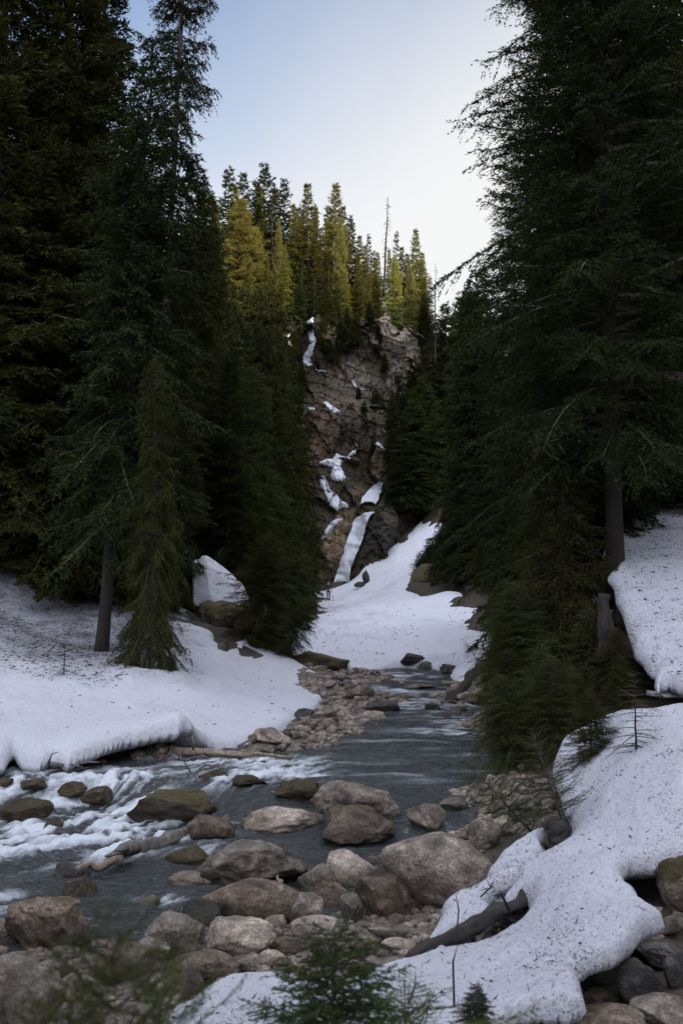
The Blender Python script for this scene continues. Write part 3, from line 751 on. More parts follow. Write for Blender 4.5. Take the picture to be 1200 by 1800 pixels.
def drape(name, poly, material, thick=0.25, step=2.0, seed=0, grow=0.7, attrs=None, smooth=0, **kw):
    """lay a sheet with real thickness on the cliff under the outline given as seen from the viewpoint"""
    p = np.array(poly, float)
    x0, y0 = p.min(0) - step; x1, y1 = p.max(0) + step
    gx = np.arange(x0, x1 + step, step); gy = np.arange(y0, y1 + step, step)
    GX, GY = np.meshgrid(gx, gy); qx, qy = GX.ravel(), GY.ravel()
    qx2 = qx + 1.8 * fbm(qx * .11, qy * .11, seed, 3); qy2 = qy + 1.8 * fbm(qx * .11, qy * .11, seed + 5, 3)
    ins = inside(qx2, qy2, p); d, _, _ = seg_dist(qx2, qy2, p)
    f = grid_faces(*GX.shape); f = f[ins[f].sum(1) >= 3]
    used = np.unique(f.ravel())
    pos = {}; 
    for i in used:
        dr = Vector(ray(qx[i], qy[i])).normalized()
        h, n, _, dist = bvh.ray_cast(camv, dr)
        if h is None: continue
        t = thick * min(1.0, d[i] / (grow * 6)) if ins[i] else 0.0
        t = math.sin(min(t / thick, 1) * 1.57) * thick + 0.05 if thick > 0 else 0
        t *= 1 + 0.4 * float(mnoise.noise((h.x * 1.2, h.y * 1.2, h.z * 1.2 + seed)))
        pos[i] = h - dr * t * 0.7 + Vector((0, 0, t * 0.7)) - dr * 0.04
    F = [q for q in f.tolist() if all(i in pos for i in q) and max(pos[a].y for a in q) - min(pos[a].y for a in q) < 3.0]
    us = sorted({i for q in F for i in q}); rm = {i: k for k, i in enumerate(us)}
    if not F: return None
    V = np.array([pos[i] for i in us]); F = np.array([[rm[i] for i in q] for q in F])
    ed = np.concatenate([F[:, [0, 1]], F[:, [1, 2]], F[:, [2, 3]], F[:, [3, 0]]])
    for _ in range(smooth):
        a = np.zeros_like(V); c = np.zeros(len(V)); np.add.at(a, ed[:, 0], V[ed[:, 1]]); np.add.at(a, ed[:, 1], V[ed[:, 0]]); np.add.at(c, ed.ravel(), 1)
        V = 0.5 * V + 0.5 * a / c[:, None]
    if smooth: V[:, 1] -= 0.5
    # skirt into the rock
    e = np.concatenate([F[:, [0, 1]], F[:, [1, 2]], F[:, [2, 3]], F[:, [3, 0]]]); es = np.sort(e, 1); key = es[:, 0].astype(np.int64) * len(V) + es[:, 1]
    _, inv, cnt = np.unique(key, return_inverse=True, return_counts=True); be = e[cnt[inv] == 1]
    bvx = np.unique(be); m = -np.ones(len(V), int); m[bvx] = np.arange(len(bvx)) + len(V)
    V2 = V[bvx] + np.array([0, 0.45, -0.05]); F2 = np.stack([be[:, 1], be[:, 0], m[be[:, 0]], m[be[:, 1]]], 1)
    V = np.concatenate([V, V2]); F = np.concatenate([F, F2])
    return add(name, mesh_np(name, V, F, [material], attrs={'dirt': np.full(len(V), 0.22)}), **kw)

def falls_mat():
    m, nt, b = mat('falling_water'); L = nt.links
    c = coords(nt, 'Object', (2.2, 2.2, 0.35))
    n1 = noise_n(nt, c, 2.4, 6, 0.65, 0.6)
    L.new(ramp(nt, n1, [(0.30, (0.62, 0.65, 0.68)), (0.5, (0.85, 0.88, 0.9)), (0.7, (0.93, 0.94, 0.95))]), b.inputs['Base Color'])
    b.inputs['Roughness'].default_value = 0.45
    bump(nt, b, n1, 0.8, 0.25)
    return m
FALLS = falls_mat()
drape('waterfall', [(583,1030),(590,1008),(598,985),(606,960),(612,940),(617,925),(625,912),(640,903),(655,900),(660,902),(650,915),(645,930),(640,950),(632,970),(622,990),(617,1010),(617,1030)], FALLS, 0.35, 1.5, 3, smooth=10, kind='structure')
drape('waterfall', [(630,892),(633,880),(642,868),(652,858),(664,848),(674,843),(676,850),(673,862),(668,875),(667,885),(660,893),(655,888),(642,888)], FALLS, 0.35, 1.5, 4, smooth=10, kind='structure')
patches = [
 [(561,948),(570,935),(582,918),(592,912),(604,910),(598,918),(588,926),(578,938),(568,950)],
 [(560,836),(572,838),(575,848),(580,862),(592,870),(600,880),(612,888),(614,894),(600,893),(592,900),(582,890),(572,872),(563,855)],
 [(560,812),(572,808),(584,808),(588,800),(590,796),(597,800),(606,803),(617,804),(612,810),(602,812),(598,820),(604,830),(608,840),(600,848),(584,846),(580,834),(584,825),(574,818),(562,818)],
 [(612,803),(616,796),(624,790),(622,782),(621,778),(627,782),(631,792),(625,798),(618,802)],
 [(566,708),(574,706),(584,714),(596,722),(601,730),(594,730),(582,722),(570,714)],
 [(540,716),(548,717),(555,719),(552,722),(542,721)],
 [(655,780),(664,776),(672,784),(682,790),(684,797),(676,794),(668,786)],
 [(616,672),(622,668),(625,677),(634,683),(646,685),(640,688),(626,682),(618,678)],
 [(536,556),(551,558),(552,575),(553,590),(556,600),(552,615),(548,625),(546,635),(551,645),(541,646),(533,642),(531,628),(540,616),(544,600),(539,585),(537,570)],
 [(504,588),(509,585),(512,600),(514,618),(509,622),(505,605)],
 [(551,647),(560,650),(573,652),(575,655),(562,654)],
 [(512,925),(522,921),(535,924),(547,932),(538,937),(522,937),(513,933)],
 [(546,538),(556,540),(566,544),(560,546),(548,543)],
 [(580,532),(592,534),(594,538),(582,536)],
 [(858,600),(866,604),(862,608)],
]
for i, pl in enumerate(patches):
    drape('snow_patch', pl, SNOW, 0.22, 1.3, i + 11, kind='structure')

# ------------------------------------------------------------------ rocks
def rock_mesh(name, seed, dims=(1, 1, 1), cuts=3, rough=0.16, sub=4, material=None, flat=0.0):
    bm = bmesh.new(); bmesh.ops.create_icosphere(bm, subdivisions=sub, radius=1.0)
    v = np.array([q.co[:] for q in bm.verts]); f = np.array([[a.index for a in q.verts] for q in bm.faces]); bm.free()
    rs = np.random.RandomState(seed)
    s = seed * 3.17
    v0 = v.copy()
    v = v * (1 + rough * 1.6 * pn(v0[:, 0] * .9 + s, v0[:, 1] * .9, v0[:, 2] * .9))[:, None]
    for k in range(cuts + 1):
        n = rs.normal(size=3); n[2] = n[2] * 0.7 + 0.2; n /= np.linalg.norm(n)
        h = rs.uniform(0.54, 0.80)
        d = v @ n - h; k_ = np.where(d > 0, d, 0)
        v = v - (k_ * 0.95)[:, None] * n
    v = v * (1 + rough * 0.65 * fbm(v0[:, 0] * 2.2 + s, v0[:, 1] * 2.2, v0[:, 2] * 2.2, 5, .55))[:, None]
    mn, mx = v.min(0), v.max(0)
    v = (v - (mn + mx) / 2) / (mx - mn) * np.array(dims)
    return mesh_np(name, v, f, [material or ROCK_GREY])

def place_rock(cx, cy, w, h, m, label, seed, cuts=3, zb=None, tilt=0.0, dep=0.8, rough=0.16, group=None, up=0.42, rz=None, name='boulder', cat='boulder'):
    Y = 9.0
    for _ in range(14):
        zb_ = zb if zb is not None else max(g1(P(cx, cy, Y)[0], Y), float(W(P(cx, cy, Y)[0], Y)) - 0.04)
        Wd = w * Y / FPX; th = math.atan2(CAMZ - zb_, Y)
        hs = h * Y / FPX
        D = Wd * dep
        H = max((hs / math.cos(th) - 0.45 * D * math.sin(th)) / 0.84, hs * 0.62)
        zc = zb_ + H * 0.42
        Yn = PZ(cx, cy, zc)[1] if zc < CAMZ - 0.2 else Y
        Y = 0.5 * Y + 0.5 * min(max(Yn, 2.0), 60)
    x, y, z = P(cx, cy, Y)
    z -= H * 0.08
    if tilt:
        c2, s2 = math.cos(tilt) ** 2, math.sin(tilt) ** 2; k = c2 - s2
        W2 = (Wd * Wd * c2 - H * H * s2) / k; H2 = (H * H * c2 - Wd * Wd * s2) / k
        Wd, H = max(W2, .04 * Wd * Wd) ** .5, max(H2, .12 * H * H) ** .5
    rs = random.Random(seed)
    me = rock_mesh(name, seed, (Wd * 1.04, D, H), cuts, rough, 5 if w > 90 else 4, m)
    return add(name, me, label=label, cat=cat, group=group, loc=(x, y, z), rot=(0, tilt, rz if rz is not None else 0))
rocks = [
 (625,1404,154,66,ROCK_GREY,'wide smooth rounded grey-tan boulder at the near edge of the calm pool',101,2,0.02,.7,.13),
 (630,1446,124,64,ROCK_BROWN,'angular dark brown boulder with a ridged top, in front of the wide smooth one',102,5,0.03,.8,.16),
 (498,1438,138,48,ROCK_PALE,'pale flat-topped boulder right of the white rapids, just left of the angular dark one',103,4,0.0,.8,.16),
 (764,1517,180,128,ROCK_GREY,'largest boulder, smooth grey-brown and tilted down to the right beside the lower snow bank',108,1,0.36,.8,.07),
 (305,1414,150,68,ROCK_MOSS,'wet brown mossy boulder standing in the middle of the white rapids',105,4,0.0,.7,.18),
 (372,1454,78,48,ROCK_BROWN,'small wet reddish-brown boulder between the rapids and the sunken log',106,3,0.0,.8,.15),
 (444,1514,182,86,ROCK_GREY,'large lumpy grey boulder with a mossy left shoulder behind the long smooth dark one',107,5,0.03,.7,.2),
 (442,1581,168,80,ROCK_BROWN,'long smooth dark boulder tapering to the right in the middle of the boulder field',108,1,0.10,.6,.07),
 (340,1546,78,30,ROCK_PALE,'pale flat slab left of the lumpy grey boulder, low in the water',109,4,0.0,.7,.15),
 (614,1527,82,68,ROCK_PALE,'pale round cracked boulder left of the brown angular block',110,3,0.0,.8,.12),
 (556,1541,66,54,ROCK_GREY,'grey half-round stone between the lumpy boulder and the pale round one',111,4,0.0,.8,.16),
 (684,1564,114,84,ROCK_BROWN,'brown angular block with a pointed top in front of the largest boulder',112,6,0.0,.8,.10),
 (578,1573,70,52,ROCK_BROWN,'dark leaning slab with a shaded underside below the pale round boulder',113,5,-0.2,.8,.12),
 (618,1596,38,48,ROCK_GREY,'upright egg-shaped grey stone at the left foot of the brown angular block',114,3,-0.1,.8,.1),
 (540,1595,56,54,ROCK_GREY,'pointed speckled grey stone at the right end of the long smooth dark boulder',115,5,0.2,.8,.12),
 (555,1628,86,38,ROCK_PALE,'pale smooth oval stone lying below the pointed speckled one',116,1,0.0,.7,.07),
 (424,1646,114,66,ROCK_PALE,'broad pale cracked boulder below the long smooth dark boulder',117,4,0.0,.8,.13),
 (484,1622,42,32,ROCK_PALE,'small pale stone wedged right of the broad cracked boulder',118,3,0,.8,.13),
 (306,1641,94,80,ROCK_GREY,'rounded grey-brown boulder with a pale patch, left of the broad cracked boulder',119,3,.25,.8,.12),
 (96,1611,148,110,ROCK_BROWN,'large angular brown boulder with a sharp ridge at the left edge of the rapids',527,7,.45,.8,.2),
 (8,1634,60,48,ROCK_GREY,'grey stone cut off by the left edge of the picture beside the sharp-ridged boulder',121,3,0,.8,.13),
 (360,1699,116,62,ROCK_BROWN,'squat brown-grey boulder touching the left tip of the near snow',122,5,.1,.8,.13),
 (326,1722,74,52,ROCK_BROWN,'tan rough stone against the near snow edge, below the squat brown-grey boulder',123,5,0,.8,.16),
 (268,1672,60,50,ROCK_GREY,'grey stone partly behind the blurred fir twigs, left of the squat boulder',124,4,0,.8,.12),
 (38,1748,136,116,ROCK_GREY,'big dark grey boulder in the bottom left corner behind the blurred twigs',125,2,.2,.8,.1),
 (215,1690,90,60,ROCK_BROWN,'rounded brown stone seen through the blurred fir twigs',126,3,0,.8,.12),
 (130,1735,80,46,ROCK_PALE,'pale stone right of the big dark corner boulder',127,3,0,.8,.12),
 (748,1434,66,46,ROCK_GREY,'squared grey stone on the right shore of the pool behind the largest boulder',128,4,.1,.8,.12),
 (738,1446,42,22,ROCK_BROWN,'small elongated stone leaning on the squared grey stone',129,2,.5,.7,.1),
 (795,1413,52,24,ROCK_GREY,'flat rounded stone in the shallows right of the squared grey stone',130,3,0,.8,.12),
 (852,1462,62,48,ROCK_GREY,'grey stone half hidden by the mossy-green fir spray on the right shore',131,4,0,.8,.14),
 (884,1452,46,30,ROCK_PALE,'pale stone under the fir spray nearest the snow edge',132,4,0,.8,.14),
 (702,1637,112,30,ROCK_GREY,'long flat grey slab pointing at the dark log in the snow gap',133,2,.18,.35,.1),
 (697,1617,28,24,ROCK_BROWN,'small round tan stone on top of the long flat slab',134,2,0,.8,.1),
 (738,1618,50,16,ROCK_BROWN,'thin flat brown slab right of the small round tan stone',135,2,0,.5,.1),
 (700,1660,58,26,ROCK_PALE,'pale smooth oval stone below the long flat slab at the snow edge',136,1,0,.7,.07),
 (645,1626,40,18,ROCK_GREY,'small flat grey stone left of the long slab',137,2,0,.7,.08),
 (652,1650,48,30,ROCK_GREY,'rounded grey stone left below the long slab',138,3,0,.8,.1),
 (170,1398,52,38,ROCK_WET,'dripping yellow-brown mossy rock at the left lip of the rapids',139,3,0,.8,.18),
 (128,1384,50,24,ROCK_WET,'low mossy rock with water running over it, left of the dripping one',140,3,0,.8,.16),
 (60,1378,46,20,ROCK_WET,'low yellow-brown mossy rock at the lip of the rapids near the left edge',141,3,0,.8,.16),
 (8,1376,30,18,ROCK_WET,'small wet rock at the lip of the rapids cut by the left edge',142,3,0,.8,.16),
 (524,1386,78,34,ROCK_WET,'brown mossy rock at the lip of the rapids beside the wide smooth boulder',143,3,0,.7,.2),
 (440,1372,60,22,ROCK_WET,'low brown mossy rock at the lip, above the white V of the rapids',144,3,0,.7,.18),
 (375,1362,50,20,ROCK_WET,'small mossy rock at the lip where the driftwood branch ends',145,3,0,.7,.18),
 (90,1451,42,22,ROCK_WET,'dark wet stone sticking out of the foam at left',146,3,0,.8,.14),
 (45,1424,90,44,ROCK_WET,'wide sunken brown rock in the foam near the left edge',147,2,0,.8,.12),
 (333,1502,76,34,ROCK_WET,'orange-brown wet rock washed by water left of the lumpy grey boulder',148,2,0,.8,.1),
 (128,1531,60,34,ROCK_DARK,'black wet stone at the left end of the sunken log',149,3,0,.8,.14),
 (143,1560,60,42,ROCK_BROWN,'brown stone right behind the sharp-ridged boulder at left',150,4,.2,.8,.14),
 (262,1584,38,24,ROCK_PALE,'small pale stone alone in the dark water above the rounded grey-brown boulder',151,3,0,.8,.12),
 (636,1214,42,26,ROCK_GREY,'large round stone at the tip of the pebble bar upstream',152,2,0,.8,.1),
 (672,1241,58,22,ROCK_DARK,'dark wet stone in the stream right of the pebble bar',153,3,0,.8,.14),
 (655,1257,44,16,ROCK_PALE,'pale flat stone in the stream just below the dark wet one',154,2,0,.8,.12),
 (716,1225,44,12,ROCK_BROWN,'low brown stone in mid-stream above the riffle',155,3,0,.8,.12),
 (759,1242,26,16,ROCK_DARK,'black round stone alone in the riffle',156,2,0,.8,.1),
 (806,1246,28,10,ROCK_BROWN,'small low stone in the riffle right of the black round one',157,2,0,.8,.1),
 (790,1234,32,9,ROCK_BROWN,'thin flat stone in the riffle above the small low one',158,2,0,.8,.1),
 (738,1206,56,10,ROCK_BROWN,'long low stone below the far stony shore',159,3,0,.8,.1),
 (838,1226,44,20,ROCK_BROWN,'brown stone against the dark right bank upstream',160,3,0,.8,.12),
 (862,1224,34,18,ROCK_DARK,'dark stone under the overhanging firs on the right bank',161,3,0,.8,.12),
 (478,1290,66,26,ROCK_PALE,'largest pale stone on the pebble bar at the foot of the left snow bank',162,4,.1,.8,.14),
 (536,1254,36,20,ROCK_DARK,'dark round stone on the pebble bar tucked under the snow edge',163,3,0,.8,.1),
 (452,1283,30,16,ROCK_PALE,'round-backed pale stone at the left end of the pebble bar',164,2,0,.8,.1),
 (243,1327,26,15,ROCK_GREY,'grey stone under the overhanging left snow lip',165,2,0,.8,.1),
 (180,1338,20,13,ROCK_PALE,'round pale stone beside the drift twigs under the left snow lip',166,2,0,.8,.1),
 (277,1330,30,14,ROCK_BROWN,'brown stone deep in the cavity under the left snow lip',167,2,0,.8,.1),
 (957,1778,132,66,ROCK_BROWN,'large rounded tan boulder with cracks at the bottom edge of the near snow',168,4,0,.8,.14),
 (1065,1790,122,50,ROCK_BROWN,'speckled tan boulder cut by the bottom edge, right of the cracked one',169,3,0,.8,.13),
 (1168,1768,110,50,ROCK_GREY,'broad smooth tan-grey boulder in the bottom right corner',170,3,.1,.8,.12),
 (1120,1722,76,72,ROCK_DARK,'dark blocky stone in the middle of the bottom right rock pile',171,6,.2,.8,.12),
 (1190,1702,46,62,ROCK_DARK,'dark grey stone at the right edge above the broad corner boulder',172,4,0,.8,.12),
 (1060,1662,66,30,ROCK_DARK,'dark flat stone on top of the pile against the snow hollow',173,4,0,.8,.14),
 (1065,1702,56,50,ROCK_DARK,'dark brown stone below the flat one beside the snow hollow',174,4,.2,.8,.14),
 (1160,1668,110,52,ROCK_DARK,'big near-black slab in the upper right of the rock pile',175,4,.1,.8,.13),
 (1118,1614,84,46,ROCK_GREY,'grey slab with a diagonal top leaning at the pit in the snow',176,5,-.5,.7,.12),
 (1172,1622,64,34,ROCK_GREY,'pale grey stone on the right edge behind the diagonal slab',177,3,-.3,.8,.12),
 (1052,1752,66,36,ROCK_BROWN,'brown stone wedged between the cracked boulder and the dark blocky one',178,4,0,.8,.14),
 (1200,1545,84,100,ROCK_MOSS,'brown mossy boulder in the dark pit at the right edge',179,3,0,.8,.13),
 (772,1778,186,92,ROCK_MOSS,'dark mossy boulder rising from the near snow at the bottom edge',180,3,0,.8,.12),
 (1005,1744,40,20,ROCK_GREY,'small grey stone at the corner of the near snow and the rock pile',181,3,0,.8,.12),
 (1140,1642,50,22,ROCK_PALE,'small pale stone on the dark slab of the rock pile',182,2,0,.8,.12),
 (600,1548,30,20,ROCK_BROWN,'little brown wedge stone below the pale round cracked boulder',183,4,0,.8,.12),
 (382,1570,36,30,ROCK_DARK,'dark wet stone at the left end of the long smooth boulder',184,3,0,.8,.12),
 (355,1605,66,52,ROCK_DARK,'black wet boulder in the shade between the two rounded boulders',185,3,0,.8,.12),
 (380,1622,36,28,ROCK_PALE,'small pale stone on the upper left of the broad cracked boulder',186,3,0,.8,.12),
 (440,1688,60,30,ROCK_GREY,'grey stone at the snow edge right of the squat boulder',187,3,0,.8,.12),
 (478,1682,50,30,ROCK_PALE,'pale stone behind the little fir at the snow edge',188,3,0,.8,.12),
 (505,1660,70,30,ROCK_BROWN,'brown flat stone under the tip of the little fir',189,3,0,.8,.12),
 (600,1630,22,14,ROCK_BROWN,'tiny tan stone between the oval stone and the flat grey one',190,2,0,.8,.12),
 (880,1395,36,24,ROCK_PALE,'pale broken stone among the twigs on the right shore of the pool',191,5,.4,.6,.2),
 (654,1512,24,20,ROCK_PALE,'small pale stone in the dark water left of the largest boulder',192,3,0,.8,.12),
]
for (x_, y_, w_, h_, m_, lb, sd_, cu, ti, de, ro) in rocks:
    place_rock(x_, y_, w_, h_, m_, lb, sd_, cu, None, ti, de, ro, name='boulder' if w_ > 60 else 'stone', cat='boulder' if w_ > 60 else 'stone')

# shared stones scattered one by one
lib = [[rock_mesh('stone', 300 + i * 7 + j, (1, rs_, hs_), 4 if i % 2 else 3, 0.15, 3, mm) for i, (rs_, hs_) in enumerate([(.8, .6), (.7, .42), (.9, .7), (.65, .35), (.75, .5)])]
       for j, mm in enumerate((ROCK_GREY, ROCK_PALE, ROCK_BROWN, ROCK_DARK))]
rng = random.Random(5)
def scatter(poly, n, smin, smax, label, group, wts=(3, 3, 3, 1), zoff=0.25, avoid=None, power=2.0):
    p = np.array(poly, float); x0, y0 = p.min(0); x1, y1 = p.max(0); k = 0; tries = 0
    placed = []
    while k < n and tries < n * 60:
        tries += 1
        px, py = rng.uniform(x0, x1), rng.uniform(y0, y1)
        if not inside(np.array([px]), np.array([py]), poly)[0]: continue
        Y = 12.0
        for _ in range(8):
            q = P(px, py, Y); z = g1(q[0], Y); qq = PZ(px, py, min(z, CAMZ - .3)); Y = 0.5 * Y + 0.5 * max(min(qq[1], 60), 2)
        q = P(px, py, Y)
        s = (smin + (smax - smin) * rng.random() ** power) * Y / FPX
        if any((q[0] - a) ** 2 + (Y - b) ** 2 < (0.40 * (s + c)) ** 2 for a, b, c in placed): continue
        placed.append((q[0], Y, s))
        z = g1(q[0], Y)
        j = rng.choices(range(4), wts)[0]
        add('stone', rng.choice(lib[j]), label=label, cat='stone', group=group, loc=(q[0], Y, z + s * zoff * .55), rot=(rng.uniform(-.25, .25), rng.uniform(-.25, .25), rng.uniform(0, 6.28)), scale=(s, s, s * rng.uniform(.8, 1.3)))
        k += 1
scatter([(420,1312),(450,1290),(500,1280),(525,1262),(560,1248),(575,1228),(590,1212),(600,1195),(650,1205),(640,1228),(610,1250),(590,1275),(545,1292),(500,1305),(450,1318)], 105, 10, 34,
        'small flat pale stone on the pebble bar along the left snow bank', 'stones of the pebble bar', (2, 4, 3, .5), .3)
scatter([(570,1182),(600,1170),(640,1172),(690,1160),(750,1158),(790,1166),(810,1186),(850,1195),(840,1204),(760,1196),(650,1190),(590,1192)], 62, 9, 30,
        'small stone on the far stony shore below the snow field', 'stones of the far shore', (2, 3, 3, 2), .3)
scatter([(790,1425),(850,1400),(900,1410),(940,1430),(900,1470),(860,1500),(850,1520),(815,1490),(790,1460)], 48, 10, 32,
        'small stone on the right shore between the largest boulder and the fir spray', 'stones of the right shore', (3, 2, 3, 1), .3)
scatter([(880,1400),(900,1350),(960,1340),(985,1400),(970,1440),(900,1460)], 30, 12, 34, 'small stone on the slope under the fir spray right of the pool', 'stones under the fir spray', (2, 3, 3, 1), .3)
scatter([(480,1640),(560,1650),(640,1610),(720,1600),(760,1615),(745,1665),(680,1680),(600,1700),(500,1705),(430,1700),(450,1680)], 42, 10, 34,
        'small stone in the gaps between the boulders at the near snow edge', 'stones at the near snow edge', (3, 3, 3, 1), .3)
scatter([(120,1690),(250,1650),(300,1690),(290,1760),(200,1800),(100,1800),(110,1720)], 22, 14, 46,
        'rounded stone under the blurred fir twigs at the lower left', 'stones under the blurred twigs', (3, 3, 3, 1), .3)
scatter([(1010,1720),(1060,1640),(1190,1600),(1200,1780),(1040,1790)], 14, 16, 44,
        'small dark stone filling a gap in the bottom right rock pile', 'gap stones of the rock pile', (1, 1, 2, 4), .5)
# gravel: uncountable
gv, gf = [], []
m0 = rock_mesh('g', 5, (1, .8, .6), 3, .15, 1); gv0 = np.array([v.co[:] for v in m0.vertices]); gf0 = np.array([list(p.vertices) for p in m0.polygons])
rsn = np.random.RandomState(4); cnt_ = 0
gx_ = rsn.uniform(-5, 5.2, 15000); gy_ = np.exp(rsn.uniform(math.log(4.3), math.log(36), 15000)); gz_ = G(gx_, gy_); wz_ = W(gx_, gy_)
ok_ = (gz_ - wz_ < 0.20) & (gz_ - wz_ > -0.30)
gx_, gy_, gz_ = gx_[ok_][:6500], gy_[ok_][:6500], gz_[ok_][:6500]
ss_ = (0.006 + 0.012 * rsn.rand(len(gx_)) ** 2) * (gy_ * 0.6 + 3)
an_ = rsn.uniform(0, 6.28, len(gx_)); ca, sa = np.cos(an_), np.sin(an_)
B = gv0[None] * ss_[:, None, None]
B = np.stack([B[..., 0] * ca[:, None] - B[..., 1] * sa[:, None], B[..., 0] * sa[:, None] + B[..., 1] * ca[:, None], B[..., 2]], -1) + np.stack([gx_, gy_, gz_ + ss_ * .1], 1)[:, None]
Fg = gf0[None] + (np.arange(len(gx_)) * len(gv0))[:, None, None]
add('gravel', mesh_np('gravel', B.reshape(-1, 3), Fg.reshape(-1, 3), [ROCK_PALE]), label='loose grey and tan gravel covering the stream bed and shores', cat='gravel', kind='stuff')

# ------------------------------------------------------------------ tubes (logs, branches)
def tube(pts, radii, n=10, rough=0.0, seed=0, cap=True):
    pts = np.array(pts, float); V = []; F = []
    k = len(pts); radii = np.array(radii, float)
    for i in range(k):
        t = pts[min(i + 1, k - 1)] - pts[max(i - 1, 0)]; t /= np.linalg.norm(t) + 1e-9
        a = np.cross(t, (0.13, 0.21, 0.97) if abs(t[2]) < .9 else (1, 0, 0)); a /= np.linalg.norm(a); b = np.cross(t, a)
        for j in range(n):
            q = 2 * math.pi * j / n
            r = radii[i] * (1 + rough * mnoise.noise((math.cos(q) * 1.5 + seed, math.sin(q) * 1.5, i * 0.35)))
            V.append(pts[i] + (a * math.cos(q) + b * math.sin(q)) * r)
    for i in range(k - 1):
        for j in range(n):
            F.append([i * n + j, i * n + (j + 1) % n, (i + 1) * n + (j + 1) % n, (i + 1) * n + j])
    V.append(pts[0]); V.append(pts[-1]); c0, c1 = len(V) - 2, len(V) - 1
    for j in range(n):
        F.append([c0, (j + 1) % n, j, j]); F.append([c1, (k - 1) * n + j, (k - 1) * n + (j + 1) % n, (k - 1) * n + (j + 1) % n])
    return V, F
def tubes_mesh(name, parts, material, n=8, rough=0.2):
    V, F = [], []
    for i, (pts, rad) in enumerate(parts):
        v, f = tube(pts, rad, n, rough, i * 3.1); o = len(V); V += list(v)
        F += [[a + o for a in q] for q in f]
    me = bpy.data.meshes.new(name); me.from_pydata([tuple(v) for v in V], [], [tuple(dict.fromkeys(q)) for q in F])
    for p in me.polygons: p.use_smooth = True
    me.materials.append(material); me.update(); return me
def lerpP(a, b, n, sag=0.0, wob=0.0, seed=0):
    a = np.array(a); b = np.array(b); out = []
    for i in range(n):
        t = i / (n - 1); p = a + (b - a) * t; p[2] -= sag * 4 * t * (1 - t)
        p = p + wob * np.array([mnoise.noise((t * 3, seed, 0)), mnoise.noise((t * 3, seed, 5)), mnoise.noise((t * 3, seed, 9))])
        out.append(p)
    return out
def log(name, a, b, r0, r1, material, label, cat, extra=(), seed=0, wob=0.08, n=14):
    root = add(name, tubes_mesh(name, [(lerpP(a, b, 16, 0, wob, seed), np.linspace(r0, r1, 16) * (1 + (.12 if 'log' in name else 0) * np.sin(np.arange(16) * 2.3 + seed)))], material, n, 0.6), label=label, cat=cat)
    for e in extra:
        add('branch_stub', tubes_mesh('branch_stub', [e], material, 6), parent=root)
    return root
# pale driftwood log lying in the shallows under the left snow lip
log('driftwood_log', P(300,1318,16.4), P(510,1331,15.9), 0.07, 0.02, BARK_PALE, 'long pale driftwood log in the shallows before the cavity under the left snow bank', 'log',
    extra=[([P(418,1312,16.1), P(440,1300,16.0), P(452,1292,15.9)], [.02, .014, .006]), ([P(340,1318,16.2), P(338,1295,16.1)], [.02, .008])], seed=2)
log('sunken_log', PZ(205,1508,.02), PZ(400,1440,.03), 0.085, 0.05, BARK_GREY, 'sunken brown log slanting through the rapids with a splintered end', 'log',
    extra=[([PZ(240,1490,.14), PZ(185,1505,.18)], [.07, .01]), ([PZ(235,1495,.12), PZ(190,1512,.10)], [.05, .008]), ([PZ(222,1492,.2), PZ(200,1496,.28)], [.04, .006])], seed=4)
log('drift_branch', PZ(215,1512,.10), PZ(135,1528,.12), 0.05, 0.025, BARK_PALE, 'pale splintered branch over the black wet stone left of the sunken log', 'branch', seed=6)
log('fallen_log', P(720,1688,6.35), P(925,1572,7.5), 0.035, 0.06, BARK_DARK, 'dark rotting log lying in the gap of the near snow bank', 'log',
    extra=[([P(895,1600,7.0), P(880,1570,6.95), P(866,1575,6.9)], [.012, .008, .003])], seed=8, wob=.12)
log('fallen_log', P(790,1245,24.5), P(880,1150,26), 0.20, 0.28, BARK_DARK, 'thick dark log slanting up the right bank beside the far snow field', 'log', seed=9)
log('drift_pole', P(775,1199,27), P(880,1204,26), 0.05, 0.03, BARK_PALE, 'thin pale pole lying on the stones below the slanting log at the right bank', 'branch', seed=10)
log('drift_branch', P(90,1345,14.8), P(175,1340,14.9), 0.03, 0.012, BARK_GREY, 'crooked grey drift branch on the mud under the left snow lip', 'branch',
    extra=[([P(85,1342,14.8), P(92,1325,14.7), P(104,1322,14.7)], [.014, .01, .004]), ([P(120,1342,14.8), P(150,1350,14.7)], [.012, .004])], seed=11, wob=.15)
log('drift_branch', P(320,1362,14.6), P(400,1340,15.2), 0.022, 0.008, BARK_GREY, 'thin grey branch poking out of the water at the lip of the rapids', 'branch',
    extra=[([P(335,1357,14.6), P(318,1330,14.7), P(316,1315,14.7)], [.012, .009, .003])], seed=12, wob=.12)
log('stick', P(584.5,1065,88), P(585.2,1046,88), 0.03, 0.02, BARK_GREY, 'thin upright stick standing in the snow just right of the hiker', 'stick', seed=13, wob=.02)
log('broken_stub', P(494,1567,8.1), P(488,1538,8.15), 0.035, 0.006, BARK_PALE, 'short pointed broken stick standing between the lumpy and the long smooth boulder', 'stick', seed=14, wob=.01)
